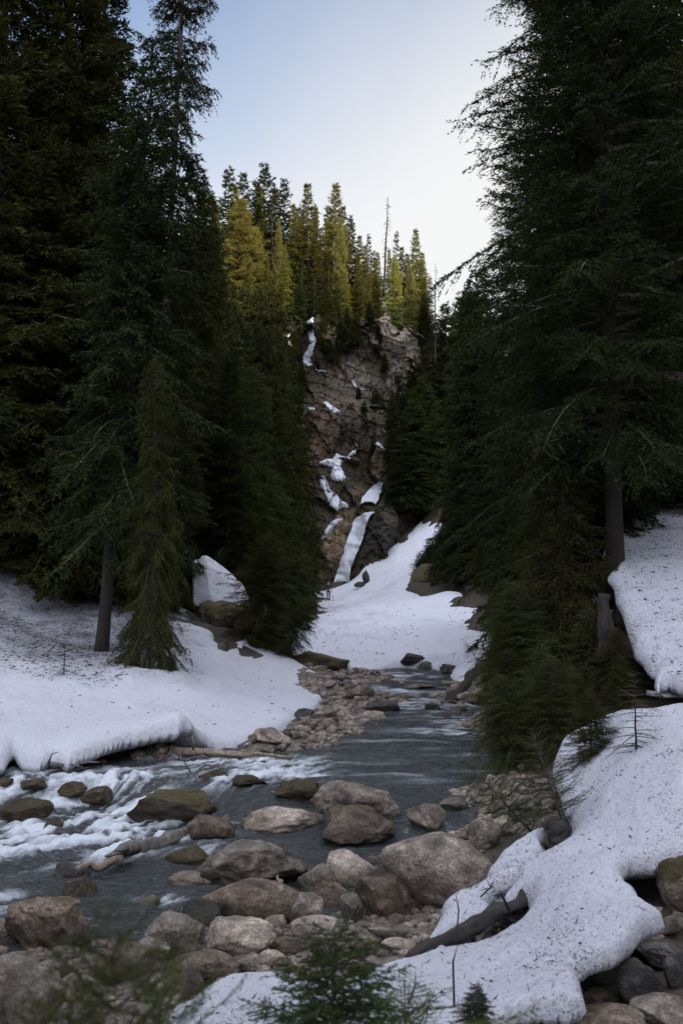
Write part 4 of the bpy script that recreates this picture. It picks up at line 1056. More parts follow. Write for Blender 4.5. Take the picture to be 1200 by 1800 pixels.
# rotten stump in the snow notch under the fir spray
log('stump', P(985,1492,8.75), P(972,1438,8.9), 0.10, 0.055, BARK_DARK, 'small dark stump in the notch of the near snow bank under the fir spray', 'stump',
    extra=[([P(985,1480,8.7), P(1000,1455,8.8), P(995,1440,8.8)], [.035, .03, .01])], seed=15, wob=.05)
log('stump', P(1060,1160,15.2), P(1062,1045,15.4), 0.10, 0.085, BARK_DARK, 'tall weathered dark stump left of the upper right snow bank', 'stump', seed=16, wob=.05, n=18)
log('stump', P(1074,1150,14.8), P(1072,1072,14.9), 0.045, 0.035, BARK_DARK, 'narrow broken post in front of the tall weathered stump', 'stump', seed=17, wob=.02)
for k, (a, b, c, lb) in enumerate([((800,1660,6.4), (806,1600,6.5), (800,1568,6.5), 'thin bare upright shoot in front of the dark log in the snow gap'),
                               ((798,1770,4.9), (796,1690,4.95), (806,1655,5.0), 'thin bare upright stem behind the mossy boulder at the bottom edge'),
                               ((720,1760,5.2), (728,1735,5.2), (733,1725,5.2), 'short bare twig in the near snow left of the mossy boulder'),
                               ((840,1580,7.6), (862,1560,7.5), (868,1545,7.5), 'forked bare twig on the snow arm right of the largest boulder')]):
    add('twig', tubes_mesh('twig', [([P(*a), P(*b), P(*c)], [.006, .005, .002])] + ([([P(*b), P(b[0] - 22, b[1] + 6, b[2])], [.003, .001]), ([P(*b), P(b[0] - 10, b[1] - 18, b[2])], [.003, .001])] if k == 3 else []), BARK_DARK, 5), label=lb, cat='twig')

# ------------------------------------------------------------------ snow boulder behind the left bank
def snow_lump():
    bm = bmesh.new(); bmesh.ops.create_icosphere(bm, subdivisions=5, radius=1.0)
    v = np.array([q.co[:] for q in bm.verts]); f = np.array([[a.index for a in q.verts] for q in bm.faces]); bm.free()
    v0 = v.copy(); v = v * (1 + .22 * fbm(v0[:, 0] * 1.2, v0[:, 1] * 1.2, v0[:, 2] * 1.2 + 4, 4))[:, None]
    for n, h in (((-.6, -.7, .3), .62), ((.5, -.8, .3), .6), ((.7, -.2, .7), .6), ((0, 0, -1), .55), ((-.9, -.1, .2), .7)):
        n = np.array(n); n = n / np.linalg.norm(n); d = v @ n - h; v = v - (np.where(d > 0, d, 0) * .9)[:, None] * n
    mn, mx = v.min(0), v.max(0); v = (v - (mn + mx) / 2) / (mx - mn)
    s = 34.0 / FPX
    v = v * np.array([100 * s, 1.6, 92 * s])
    v[:, 0] += -0.22 * v[:, 2]
    c = P(382, 1022, 34)
    return add('snow_block', mesh_np('snow_block', v, f, [SNOW], attrs={'dirt': np.full(len(v), .4)}), label='big white block of old snow perched on the mossy rocks behind the left snow bank', cat='snow block', loc=c)
snow_lump()
for (x_, y_, w_, h_, Y_, lb, sd_) in [(400,1085,100,60,33,'mossy brown rock under the big snow block',401),(455,1110,90,60,32.5,'dark mossy rock right of the one under the snow block',402),(392,1140,20,36,28.3,'dark stone showing in the notch of the left snow bank',403),(560,1165,110,40,32,'mossy earth hump at the far tip of the left snow bank',404),
    (750,1020,70,60,75,'brown mossy rock knob at the lower left of the earth mound in the snow field',405),(850,1038,70,24,62,'low dark rock ledge in the snow at the right of the snow field',406),(643,1015,14,26,93,'thin dark rock rib sticking out of the snow field right of the falls',407),(632,1027,20,10,92.5,'brown rock at the foot of the thin dark rib',408),(660,1042,12,6,90,'small reddish rock alone on the snow field',409),(806,1060,14,10,60,'small dark rock on the right of the snow field',410),
    (725,1160,50,24,33.2,'black rock under the lip of the far snow field',411),(790,1180,36,26,30.5,'dark rock beside the snow arch at the far shore',412),(745,1172,26,20,32.2,'brown block in the middle of the far shore cavity',413)]:
    s = Y_ / FPX
    add('rock', rock_mesh('rock', sd_, (w_ * s, w_ * s * .7, h_ * s), 4, .2, 4, ROCK_MOSS if 'moss' in lb else ROCK_DARK), label=lb, cat='rock', loc=P(x_, y_, Y_))

# ------------------------------------------------------------------ conifers
def crown_mesh(name, seed, H=20, Rr=2.6, t0=0.08, dz=0.32, nb=6, pw=0.8, e_lo=-0.15, e_hi=0.5, droop=0.45, tip=0.25, tws=0.12, twl=0.55, bl=0.13, bw=0.032, bs=0.045, hang=0.35, leaf=None, low_bare=0.0, irr=0.3, wood=True, trunk_r=0.2, belly=0.12, lobes=0.0, fullness=1.0):
    rs = np.random.RandomState(seed)
    zs = []; z = t0 * H
    while z < H * 0.985:
        t = z / H; k = max(3, int(round(nb * (0.6 + 0.4 * (1 - t)) * (1 + 0.25 * rs.randn()))))
        az0 = rs.uniform(0, 6.28)
        for j in range(k):
            if rs.rand() < 0.10: continue
            zs.append((z + rs.uniform(-.5, .5) * dz, az0 + 6.283 * j / k + rs.uniform(-.35, .35)))
        z += dz * rs.uniform(.75, 1.25) * (1 - 0.45 * t)
    zs = np.array(zs); bz = np.clip(zs[:, 0], 0.02, H * .99); az = zs[:, 1]; t = bz / H
    tt = np.clip((t - t0) / (1 - t0), 0, 1)
    prof = (1 - tt) ** pw * sstep(-belly, belly, tt + belly * .3) + 0.03
    Lb = Rr * prof * (1 + irr * rs.randn(len(bz)) * .6)
    Lb = Lb * (1 + lobes * pn(np.cos(az) * 1.5 + seed, np.sin(az) * 1.5, bz * 0.35))
    Lb = np.clip(Lb, 0.12, None)
    e0 = e_lo + (e_hi - e_lo) * tt + 0.12 * rs.randn(len(bz)); dp = droop * (1 - 0.6 * tt) * (1 + .3 * rs.randn(len(bz)))
    cv = rs.uniform(-.25, .25, len(bz))
    def pos(b, s):
        a = az[b] + cv[b] * s; r = Lb[b] * s
        return np.stack([np.cos(a) * r, np.sin(a) * r, bz[b] + Lb[b] * (e0[b] * s - dp[b] * s * s + tip * s ** 3)], -1)
    # twigs
    nt_ = np.maximum(3, (Lb / tws * fullness).astype(int)) * 2
    b = np.repeat(np.arange(len(bz)), nt_)
    s0 = 0.12 + low_bare * (1 - tt[b]) * 0.5
    s = s0 + (1 - s0) * rs.rand(len(b)) ** 0.85
    o = pos(b, s); tan = pos(b, np.minimum(s + .03, 1.03)) - pos(b, s - .03); tan /= np.linalg.norm(tan, axis=1)[:, None]
    side = np.where(rs.rand(len(b)) < .5, -1., 1.)
    perp = np.cross(tan, [0, 0, 1.0]); perp /= np.linalg.norm(perp, axis=1)[:, None] + 1e-9
    ph = rs.uniform(.6, 1.15, len(b))
    d = tan * np.cos(ph)[:, None] + perp * (side * np.sin(ph))[:, None]; d[:, 2] += rs.normal(0, .16, len(b)) - 0.05
    d /= np.linalg.norm(d, axis=1)[:, None]
    l2 = np.minimum(.5 * Lb[b], twl) * (1.0 - 0.7 * s) * rs.uniform(.6, 1.25, len(b)) + bl * 0.6
    # leaders: the branch axis itself
    nl = np.maximum(2, (Lb / (bs * 4)).astype(int)); b2 = np.repeat(np.arange(len(bz)), nl)
    s2 = rs.uniform(.15, 1.0, len(b2)) ; o2 = pos(b2, s2); d2 = pos(b2, s2 + .03) - pos(b2, s2 - .03); d2 /= np.linalg.norm(d2, axis=1)[:, None]
    o = np.concatenate([o, o2]); d = np.concatenate([d, d2]); l2 = np.concatenate([l2, np.full(len(o2), bs * 4)])
    nbk = np.maximum(2, (l2 / bs).astype(int))
    k = np.repeat(np.arange(len(o)), nbk)
    q = rs.rand(len(k))
    bo = o[k] + d[k] * (l2[k] * q)[:, None]; bo[:, 2] -= hang * l2[k] * q * q
    rp = rs.normal(size=(len(k), 3)); rp[:, 2] *= .55; rp -= (rp * d[k]).sum(1)[:, None] * d[k]; rp /= np.linalg.norm(rp, axis=1)[:, None] + 1e-9
    an = rs.uniform(.35, .95, len(k))
    bd = d[k] * np.cos(an)[:, None] + rp * np.sin(an)[:, None]; bd[:, 2] -= hang * .5 * q
    nn = rs.normal(size=(len(k), 3)); nn -= (nn * bd).sum(1)[:, None] * bd; nn /= np.linalg.norm(nn, axis=1)[:, None] + 1e-9
    ln = bl * rs.uniform(.55, 1.15, len(k)) * (1 - .3 * q)
    w_ = bw * rs.uniform(.7, 1.2, len(k)) * .5
    A = bo + nn * w_[:, None]; Bp = bo - nn * w_[:, None]; Cp = bo + bd * ln[:, None]
    V = np.stack([A, Bp, Cp], 1).reshape(-1, 3); F = np.arange(len(V)).reshape(-1, 3); mi = np.zeros(len(F), int)
    if wood:
        ns = 6; sv = np.linspace(0, .97, ns); bb = np.arange(len(bz)); base_ = len(V); ws = []
        for i, s_ in enumerate(sv):
            c = pos(bb, np.full(len(bb), s_)); r = (0.010 + 0.013 * Lb) * (1.05 - s_)
            r = r * (bw / 0.032) ** 0.3
            pr = np.stack([-np.sin(az), np.cos(az), 0 * az], 1)
            for j in range(3):
                a = 2.094 * j; ws.append(c + pr * (r * math.cos(a))[:, None] + np.array([0, 0, 1.]) * (r * math.sin(a))[:, None])
        Wv = np.stack(ws, 1)   # nb, ns*3, 3
        fl = []
        for i in range(ns - 1):
            for j in range(3):
                a0 = i * 3 + j; a1 = i * 3 + (j + 1) % 3; fl += [[a0, a1, a1 + 3], [a0, a1 + 3, a0 + 3]]
        fl = np.array(fl); Fw = fl[None] + (np.arange(len(bz)) * ns * 3)[:, None, None] + base_
        V = np.concatenate([V, Wv.reshape(-1, 3)]); F = np.concatenate([F, Fw.reshape(-1, 3)]); mi = np.concatenate([mi, np.ones(len(Fw) * len(fl), int)])
    return mesh_np(name, V, F, [leaf or LEAF, BARK], smooth=False, midx=mi)
def trunk_mesh(name, H, r, material, seed=0, n=12):
    k = 22; pts = [(0.02 * H * 0.25 * mnoise.noise((i * .3, seed, 1)) if i else 0, 0.02 * H * .25 * mnoise.noise((i * .3, seed, 7)) if i else 0, -0.5 + (H + 0.45) * (i / (k - 1))) for i in range(k)]
    rad = [r * ((1 - i / (k - 1)) ** .85 + 0.02) * (1.35 if i == 0 else 1.1 if i == 1 else 1) for i in range(k)]
    return tubes_mesh(name, [(pts, rad)], material, n, .12)

KINDS = {}; RAD = {}
def kind(key, H, trunk_r, bark=BARK, **kw):
    RAD[key] = kw['Rr']
    KINDS[key] = (crown_mesh('crown', H=H, trunk_r=trunk_r, **kw), trunk_mesh('trunk', H, trunk_r, bark, kw.get('seed', 0)), H)
DENSE = dict(dz=.27, nb=8, bl=.19, bw=.05, tws=.10, bs=.05, twl=.6, pw=.75)
# near detailed
kind('spruceA', 20, .20, seed=21, Rr=2.5, t0=.05, droop=.55, lobes=.5, leaf=LEAF, **DENSE)
kind('spruceB', 20, .20, seed=22, Rr=2.2, t0=.08, droop=.65, lobes=.6, leaf=LEAF_DK, **DENSE)
kind('spruceC', 20, .18, seed=23, Rr=2.8, t0=.02, droop=.5, lobes=.6, leaf=LEAF, **DENSE)
kind('spare', 24, .20, seed=24, bark=BARK_GREY, Rr=1.7, t0=.20, droop=.75, tip=.35, lobes=.6, dz=.30, nb=7, leaf=LEAF_DK, pw=.45, irr=.35, hang=.7, e_hi=.2, bs=.045, bl=.15, bw=.04, tws=.085)
kind('leaner', 16, .155, bark=BARK_DARK, seed=44, Rr=1.75, t0=.20, dz=.25, nb=8, droop=.8, tip=.35, lobes=.7, leaf=LEAF_DK, pw=.55, irr=.35, hang=.6, bs=.045, bl=.15, bw=.04, tws=.085)
kind('hemlock', 19, .18, bark=BARK_DARK, seed=25, Rr=3.1, t0=.125, dz=.26, nb=7, droop=.45, tip=.15, e_lo=.1, e_hi=.45, lobes=.45, leaf=LEAF_DK, pw=.5, irr=.22, tws=.075, twl=.95, bl=.11, bw=.024, bs=.034, hang=.35)
kind('skirt', 12, .13, seed=26, Rr=2.0, t0=.03, dz=.17, nb=8, droop=1.0, tip=.3, e_lo=-.2, e_hi=.3, lobes=.6, leaf=LEAF, pw=.6, irr=.3, hang=.7, low_bare=.5, bl=.13, bw=.034, tws=.09)
kind('bush', 8, .10, seed=27, Rr=2.0, t0=.02, dz=.15, nb=8, droop=.65, tip=.25, lobes=.7, leaf=LEAF, pw=.65, irr=.3, bl=.09, bw=.022, bs=.032, tws=.075, hang=.5)
kind('sprig', 3, .035, seed=28, Rr=.95, t0=.08, dz=.13, nb=5, droop=.35, tip=.2, e_lo=.05, e_hi=.7, lobes=.8, leaf=LEAF_FG, pw=.7, bl=.04, bw=.007, bs=.013, tws=.05, twl=.3, hang=.2)
kind('deadling', 2, .03, seed=29, bark=BARK_DARK, Rr=.62, t0=.15, dz=.16, nb=5, droop=.75, tip=.2, e_lo=-.1, e_hi=.5, lobes=.9, leaf=LEAF_DK, pw=.55, irr=.6, bl=.03, bw=.008, bs=.02, tws=.07, twl=.16, hang=.3, fullness=.6)
kind('seedling', 1.3, .022, seed=30, Rr=.52, t0=.06, dz=.05, nb=7, droop=.40, tip=.12, e_lo=-.1, e_hi=.35, lobes=.5, leaf=LEAF_FG, pw=.75, bl=.024, bw=.0055, bs=.0034, tws=.026, twl=.16, hang=.12, irr=.3)
LEAF_WI = leaf_mat('near_fir_needles', (0.036, 0.050, 0.014), (0.095, 0.115, 0.028), 0.3)
kind('wisp', 1.3, .018, seed=41, Rr=.62, t0=.15, dz=.085, nb=5, droop=.25, tip=.25, e_lo=.1, e_hi=.6, lobes=.9, leaf=LEAF_WI, pw=.6, bl=.026, bw=.005, bs=.0055, tws=.04, twl=.2, hang=.15, irr=.5)
# far, coarser
kind('farA', 16, .17, seed=31, Rr=2.3, t0=.10, dz=.36, nb=8, droop=.5, lobes=.6, tws=.15, twl=.8, bl=.30, bw=.085, bs=.09, leaf=LEAF_OL, pw=.95)
kind('farB', 16, .15, seed=32, Rr=1.9, t0=.12, dz=.48, nb=7, droop=.4, lobes=.8, tws=.16, twl=.8, bl=.28, bw=.09, bs=.09, leaf=LEAF_DK, irr=.5, pw=.85)
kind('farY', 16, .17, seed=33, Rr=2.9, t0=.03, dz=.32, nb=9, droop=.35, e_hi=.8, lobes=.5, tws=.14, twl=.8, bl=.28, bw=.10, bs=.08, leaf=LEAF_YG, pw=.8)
kind('farP', 16, .14, seed=34, Rr=1.35, t0=.25, dz=.45, nb=6, droop=.2, e_lo=.1, e_hi=.3, lobes=.8, tws=.16, twl=.7, bl=.30, bw=.10, bs=.08, leaf=LEAF_DK, irr=.5, pw=.6)
kind('hill', 16, .17, seed=35, Rr=2.8, t0=.02, dz=.30, nb=9, droop=.7, lobes=.6, tws=.13, twl=.8, bl=.26, bw=.085, bs=.07, leaf=LEAF, pw=.6)
kind('hillB', 16, .17, seed=36, Rr=2.5, t0=.02, dz=.32, nb=9, droop=.85, lobes=.8, tws=.13, twl=.8, bl=.26, bw=.085, bs=.07, leaf=LEAF_DK, pw=.6, hang=.6)

trng = random.Random(11)
def tree(key, x, y, z, h, label, cat='tree', name='spruce_tree', group=None, lean=(0, 0), wide=1.0, rz=None):
    cm, tm, H = KINDS[key]; s = h / H
    root = add(name, None, label=label, cat=cat, group=group, loc=(x, y, z), rot=(lean[0], lean[1], 0))
    root.empty_display_size = .3
    r = trng.uniform(0, 6.28) if rz is None else rz
    add('trunk', tm, parent=root, scale=(s * min(wide, 1.25), s * min(wide, 1.25), s), rot=(0, 0, r))
    add('crown', cm, parent=root, scale=(s * wide, s * wide, s), rot=(0, 0, r))
    return root
def tree_px(key, px, Y, top, label, base=None, rad=None, **kw):
    x = P(px, 1000, Y)[0]
    if base is not None: zb = P(px, base, Y)[2]
    else: zb = g1(x, Y)
    zt = P(px, top, Y)[2]
    h = max(zt - zb, 1.0)
    if rad: kw['wide'] = min(max(rad / (RAD[key] * h / KINDS[key][2]), 0.35), 1.9)
    return tree(key, x, Y, zb, h, label, **kw)

# --- left side, near
b0 = P(178, 1142, 24.5); t_ = P(303, 0, 24.5)
lean = math.atan2(t_[0] - b0[0], t_[2] - b0[2])
lean = math.atan2(P(274, 30, 24.5)[0] - b0[0], P(274, 30, 24.5)[2] - b0[2])
tree('leaner', b0[0], 24.5, b0[2], 15.9, 'spruce with a bare lower trunk leaning right from the dirty left snow bank', lean=(0, lean), wide=1.0, rz=1.0)
tree_px('spare', 268, 27.5, -430, 'tallest thin spruce of the left side, straight grey trunk showing between its branches', base=1112, lean=(0, .030), wide=.62, rz=2.2)
tree_px('skirt', 268, 22.6, 620, 'shorter spruce with drooping lower branches right of the leaning trunk on the left snow', base=1168, wide=.66, rz=.4)
tree_px('spruceC', 95, 31, -260, 'massive dark spruce second from the left edge behind the dirty snow', wide=1.0)
tree_px('spruceA', -25, 30, -330, 'massive dark spruce at the left edge behind the dirty snow', wide=1.2)
tree_px('spruceB', 160, 35, -140, 'dark spruce just left of the strip of blue sky at top left', wide=1.0)
tree_px('spruceA', 225, 36, 240, 'dark spruce filling the gap below the strip of blue sky at top left')
tree_px('spruceC', 338, 40, 275, 'dark spruce right of the tall leaning trunk, its top ending below the leaner crown', wide=.9)
tree_px('spruceA', 290, 34, 470, 'dark spruce behind the leaning trunk, in the middle of the left forest', wide=.9)
tree_px('bush', 452, 31, 935, 'bushy yellow-green young spruce leaning over the right end of the left snow bank', base=1128, lean=(0, .12), wide=1.45, rz=2.0)
tree_px('spruceB', 400, 38, 620, 'dark spruce behind the big snow block')
tree_px('bush', 500, 30.5, 1040, 'low dark spruce with branches reaching right over the far snow field', base=1150, lean=(0, .5), wide=1.6, rz=.7)
tree_px('skirt', 440, 44, 640, 'dark spruce behind the yellow-green young one')
# --- left slope forest (tops follow the silhouette)
nL = 0
gl = 'dark spruces of the shaded left slope'
for (px, Y, top) in [(30,40,60),(110,42,120),(60,50,150),(170,44,260),(250,46,330),(300,50,400),(355,48,330),(365,60,420),(390,56,545),(415,64,560),(440,70,570),(462,76,575),(480,82,570),(500,88,575),(515,92,585),(505,78,640),(475,66,660),(445,56,700),(420,50,740),
                     (490,60,760),(515,70,740),(522,84,690),(505,56,850),(470,50,840),(520,64,830),(400,45,800),(350,43,620),(320,44,560),(280,42,560),(200,40,420),(140,38,520),(60,37,500),(10,36,400),(90,36,640),(190,38,640),(240,39,700),
                     (330,40,740),(370,41,800),(530,72,860),(533,90,760),(512,94,640),(420,41,900),(495,48,930),(505,70,900),(508,66,980),(512,90,860),(506,60,1010),(512,80,960),(-60,36,100),(-100,45,0),(360,70,460),(380,90,500),(410,95,560),(395,97,500),(425,98,500),(450,97,505),(474,98,500),(498,98,515),(524,97,560),(540,99,600)]:
    rr_ = (0.9 + 0.024 * Y) * trng.uniform(.85, 1.15)
    px = min(px, 532 - rr_ / Y * FPX * 0.92)
    tree_px(trng.choice(('hill', 'hillB', 'hill')), px, Y, top, 'dark spruce in the dense shaded forest of the left slope', group=gl, rad=rr_)
# --- right side, near
b0 = P(1082, 1010, 17.5); t_ = P(1052, 0, 17.5)
lean = math.atan2(t_[0] - b0[0], t_[2] - b0[2])
tree('hemlock', b0[0], 17.5, b0[2] - .3, 20, 'tall conifer at upper right with a thick dark trunk and long feathery limbs', lean=(0, lean), wide=.82, rz=2.2, name='hemlock_tree')
tree_px('hemlock', 1030, 24, -160, 'feathery conifer behind and left of the thick dark trunk at upper right', name='hemlock_tree', wide=.75, rz=.3)
tree_px('spruceC', 1215, 27.5, -420, 'dense dark spruce filling the upper right corner', wide=1.15)
tree_px('hemlock', 940, 32, 160, 'feathery conifer whose limbs form the left outline of the right forest', name='hemlock_tree', wide=.72, rz=4.0)
tree_px('spruceB', 1130, 28, -60, 'dark spruce between the thick trunk and the upper right corner', wide=1.1)
tree_px('spruceA', 985, 21.5, 330, 'dark spruce in the middle of the right forest')
tree_px('spruceC', 1030, 25, 480, 'wide dark spruce hanging over the stream bend', rad=1.6)
tree_px('spruceA', 965, 36, 395, 'dark spruce stepping down from the feathery outline of the right forest', rad=1.6)
tree_px('skirt', 990, 17.2, 720, 'dark spruce rising straight from the right bank beside the pool', base=1330, wide=1.1)
tree_px('skirt', 962, 19.0, 800, 'dark drooping spruce whose branches touch the water on the right bank', base=1290, wide=1.0, rz=3.1)
tree_px('bush', 1000, 14.0, 1172, 'bushy young spruce in front of the small snow patch on the right bank', base=1385, wide=1.2)
tree_px('bush', 1085, 13.2, 1150, 'bushy young spruce below the upper right snow bank', base=1290, wide=1.1, rz=1.0)
tree_px('bush', 948, 15.0, 1130, 'bushy young spruce hanging over the right edge of the pool', base=1370, wide=1.2, rz=5.0)
tree_px('bush', 965, 13.5, 1150, 'bushy young spruce at the water edge right of the pool', base=1385, wide=1.3, rz=4.0)
tree_px('bush', 1030, 11.5, 1210, 'low dark young spruce just left of the bare black sapling', base=1400, wide=1.3, rz=2.4)
tree_px('deadling', 1108, 10.6, 1222, 'thin sapling with a black stem and drooping half-bare branches on the near snow hump', base=1352, cat='sapling', name='sapling', wide=1.5)
tree_px('deadling', 1028, 15.6, 1060, 'slim sapling standing in front of the small snow patch on the right bank', base=1168, cat='sapling', name='sapling', wide=1.1)
tree_px('sprig', 930, 9.5, 1325, 'light green fir spray leaning left over the shore stones', base=1468, lean=(0, -.75), cat='sapling', name='young_fir', wide=1.45, rz=.5)
tree_px('sprig', 985, 9.2, 1345, 'small light green fir growing at the stump in the snow notch', base=1470, lean=(0, -.3), cat='sapling', name='young_fir', wide=1.3, rz=2.5)
tree_px('deadling', 118, 20.6, 1160, 'tiny green fir tip poking out of the left snow bank', base=1200, cat='sapling', name='fir_tip', wide=1.6)
tree_px('deadling', 850, 27, 1110, 'thin bare-twigged bush at the right end of the far snow field', base=1180, cat='sapling', name='bush', lean=(0, -.6), wide=1.5)
# --- right slope forest
gr = 'dark spruces of the shaded right slope'
for (px, Y, top) in [(852, 70, 470),(838, 74, 490),(830, 78, 505),(845, 68, 600),(865, 46, 560),(900, 42, 520),(930, 38, 420),(960, 32, 400),(1000, 30, 300),(1040, 28, 200),(1090, 30, 100),(1150, 30, 60),(1180, 36, 0),(835, 72, 700),(880, 42, 700),(910, 34, 640),(880, 38, 800),(852, 66, 840),(846, 70, 880),(900, 30, 760),(940, 28, 700),(860, 67, 920),(890, 34, 900),(1010, 26, 560),(1060, 25, 520),(1120, 29, 480),(1180, 28, 420),(1030, 23, 760),(990, 24, 820),(940, 24, 900),(915, 25, 960),(1080, 26, 780),(1150, 28, 700),(838, 70, 930),(1230, 26, 300),(1250, 30, 0),(870, 60, 520),(875, 29, 1000),(890, 27, 1020),(1100, 22.5, 600),(1140, 21.5, 640),(1060, 20, 700)]:
    rr_ = (0.75 + 0.027 * Y)
    if Y < 64: px = max(px, 885 + rr_ / Y * FPX * 1.1)
    tree_px(trng.choice(('hill', 'hillB', 'hillB')), px, Y, top, 'dark spruce in the dense shaded forest of the right slope', group=gr, rad=(0.75 + 0.027 * Y) * trng.uniform(.85, 1.15))
for (px, top, bs_) in [(772,560,800),(758,600,840),(745,660,850),(765,700,870),(790,640,850),(735,740,860),(760,800,885),(790,760,860),(720,780,875),(706,800,872),(728,700,850),(803,600,850),(786,530,800),(818,600,860),(812,520,820),(800,700,870),(775,740,875),(812,780,885),(750,720,800),(780,650,760),(742,800,880),(695,830,880)]:
    dr = Vector(ray(px, bs_)).normalized(); h_, n_, _, _ = bvh.ray_cast(camv, dr)
    if h_ is None: h_ = Vector(P(px, bs_, 112))
    hh = P(px, top, h_.y)[2] - h_.z + 1
    tree(trng.choice(('hill', 'hillB')), h_.x, h_.y + .3, h_.z - 1, hh, 'dark spruce in the shaded forest right of the cliff above the snow chute', group='dark spruces right of the cliff', wide=min(2.4 / (2.7 * hh / 16), 1.9))
gb = BVHTree.FromPolygons([(float(a), float(b), float(c)) for a, b, c in zip(XX.ravel(), YY.ravel(), ZZ.ravel())], grid_faces(*XX.shape).tolist())
for (px, py, h, ln, lb) in [(738,1018,2.2,0,'low shrub spruce on the lower left corner of the earth mound'),(756,1000,2.6,0,'shrub spruce at the left edge of the earth mound'),(778,985,3.0,0,'shrub spruce on the upper left of the earth mound'),(802,1018,2.4,0,'shrub spruce at the front of the earth mound above the snow'),
        (826,1000,3.2,0,'shrub spruce in the middle of the earth mound'),(850,1022,2.6,0,'shrub spruce at the right front of the earth mound'),(868,1030,2.4,0,'shrub spruce at the far right foot of the earth mound'),(852,1010,3.4,0,'taller shrub spruce behind the right front of the mound'),
        (902,1168,2.2,-.1,'young spruce at the stream bend above the slanting log'),(912,1200,2.2,-.12,'young spruce overhanging the water right of the slanting log'),(920,1235,2.1,-.15,'young spruce overhanging the riffle from the right bank'),(918,1275,1.9,-.18,'young spruce overhanging the upper pool'),
        (926,1310,1.7,-.18,'young spruce overhanging the middle of the pool'),(915,1345,1.4,-.2,'young spruce overhanging the lower pool above the shore stones'),(930,1260,2.4,-.1,'young spruce in the second row above the upper pool'),(1040,1225,1.5,0,'young spruce below the tall weathered stump'),(1085,1235,1.2,0,'young spruce in the dark gap between the two right snow banks'),(1125,1215,.9,0,'little spruce under the tip of the upper right snow bank')]:
    hit, n_, _, _ = gb.ray_cast(camv, Vector(ray(px, py)).normalized())
    if hit is None: continue
    tree('bush', hit.x, hit.y, hit.z - .15, h, lb, lean=(0, ln), wide=1.5, rz=px * .7)
# young trees on the mound in the snow field and on the cliff
for (px, Y, top, base_, lb) in [(790,74,935,1015,'young spruce on the left of the earth mound in the snow field'),(830,70,900,1020,'young spruce on the middle of the earth mound in the snow field'),(862,66,930,1030,'young spruce on the right end of the earth mound'),
        (760,78,965,1005,'low bush at the left tip of the earth mound in the snow field')]:
    tree_px('bush', px, Y, top - 10, lb, rad=2.2)
# --- trees on the cliff top
def top_tree(key, px, Y, top, label, wide=1.0, name='spruce_tree', base=None):
    x = P(px, 500, Y)[0]
    zb = float(cliff_top(np.array([x]))[0]) - .3 if base is None else P(px, base, Y)[2]
    zt = P(px, top, Y)[2]
    return tree(key, x, Y, zb, max(zt - zb, 2), label, wide=wide, name=name, group='second row of the cliff-top band' if 'second row' in label else None)
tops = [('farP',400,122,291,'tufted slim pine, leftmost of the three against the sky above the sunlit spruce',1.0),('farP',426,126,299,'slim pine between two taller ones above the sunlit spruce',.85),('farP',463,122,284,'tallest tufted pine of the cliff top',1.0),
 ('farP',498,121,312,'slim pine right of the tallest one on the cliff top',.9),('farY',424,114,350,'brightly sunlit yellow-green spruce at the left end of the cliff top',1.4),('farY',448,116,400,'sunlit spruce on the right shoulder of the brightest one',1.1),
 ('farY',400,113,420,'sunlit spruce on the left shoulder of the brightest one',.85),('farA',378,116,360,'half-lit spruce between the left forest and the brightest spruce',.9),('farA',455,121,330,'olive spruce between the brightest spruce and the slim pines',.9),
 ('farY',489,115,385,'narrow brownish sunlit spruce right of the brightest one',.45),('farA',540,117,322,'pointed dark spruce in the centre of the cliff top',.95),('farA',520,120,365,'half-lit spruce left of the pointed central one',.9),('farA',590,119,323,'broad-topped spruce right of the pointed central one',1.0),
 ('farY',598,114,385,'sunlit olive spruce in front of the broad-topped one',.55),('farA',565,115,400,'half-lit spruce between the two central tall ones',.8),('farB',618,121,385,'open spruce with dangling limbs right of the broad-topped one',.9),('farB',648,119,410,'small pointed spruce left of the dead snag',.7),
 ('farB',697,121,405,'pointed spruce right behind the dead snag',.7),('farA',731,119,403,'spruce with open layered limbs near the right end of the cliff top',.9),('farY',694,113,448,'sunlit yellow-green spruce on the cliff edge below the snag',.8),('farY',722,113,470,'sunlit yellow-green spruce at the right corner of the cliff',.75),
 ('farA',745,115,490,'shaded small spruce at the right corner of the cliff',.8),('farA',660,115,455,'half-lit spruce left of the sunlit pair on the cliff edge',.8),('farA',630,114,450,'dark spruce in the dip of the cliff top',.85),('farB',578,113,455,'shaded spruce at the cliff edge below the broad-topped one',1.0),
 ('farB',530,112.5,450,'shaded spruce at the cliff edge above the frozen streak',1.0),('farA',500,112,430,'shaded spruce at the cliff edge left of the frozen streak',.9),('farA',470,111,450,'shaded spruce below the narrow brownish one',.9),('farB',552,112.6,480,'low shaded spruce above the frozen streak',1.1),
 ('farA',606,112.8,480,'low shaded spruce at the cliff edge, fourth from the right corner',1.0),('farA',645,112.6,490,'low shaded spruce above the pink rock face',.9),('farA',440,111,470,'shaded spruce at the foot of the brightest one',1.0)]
trx = random.Random(3)
for (px, tp) in [(385,330),(412,312),(438,318),(450,300),(475,300),(486,318),(512,345),(527,348),(548,342),(558,350),(575,345),(602,345),(612,362),(628,400),(638,418),(655,425),(667,430),(685,425),(708,420),(715,432),(742,430),(752,470),(370,340)]:
    Y_ = trx.uniform(117, 124)
    top_tree(trx.choice(('farA', 'farB', 'farA', 'farP')), px + trx.uniform(-4, 4), Y_, tp + 14, 'half-lit conifer standing in the second row of the cliff-top band', trx.uniform(.6, .9))
for (k, px, Y, tp, lb, wd) in tops: top_tree(k, px, Y, tp, lb, wd)
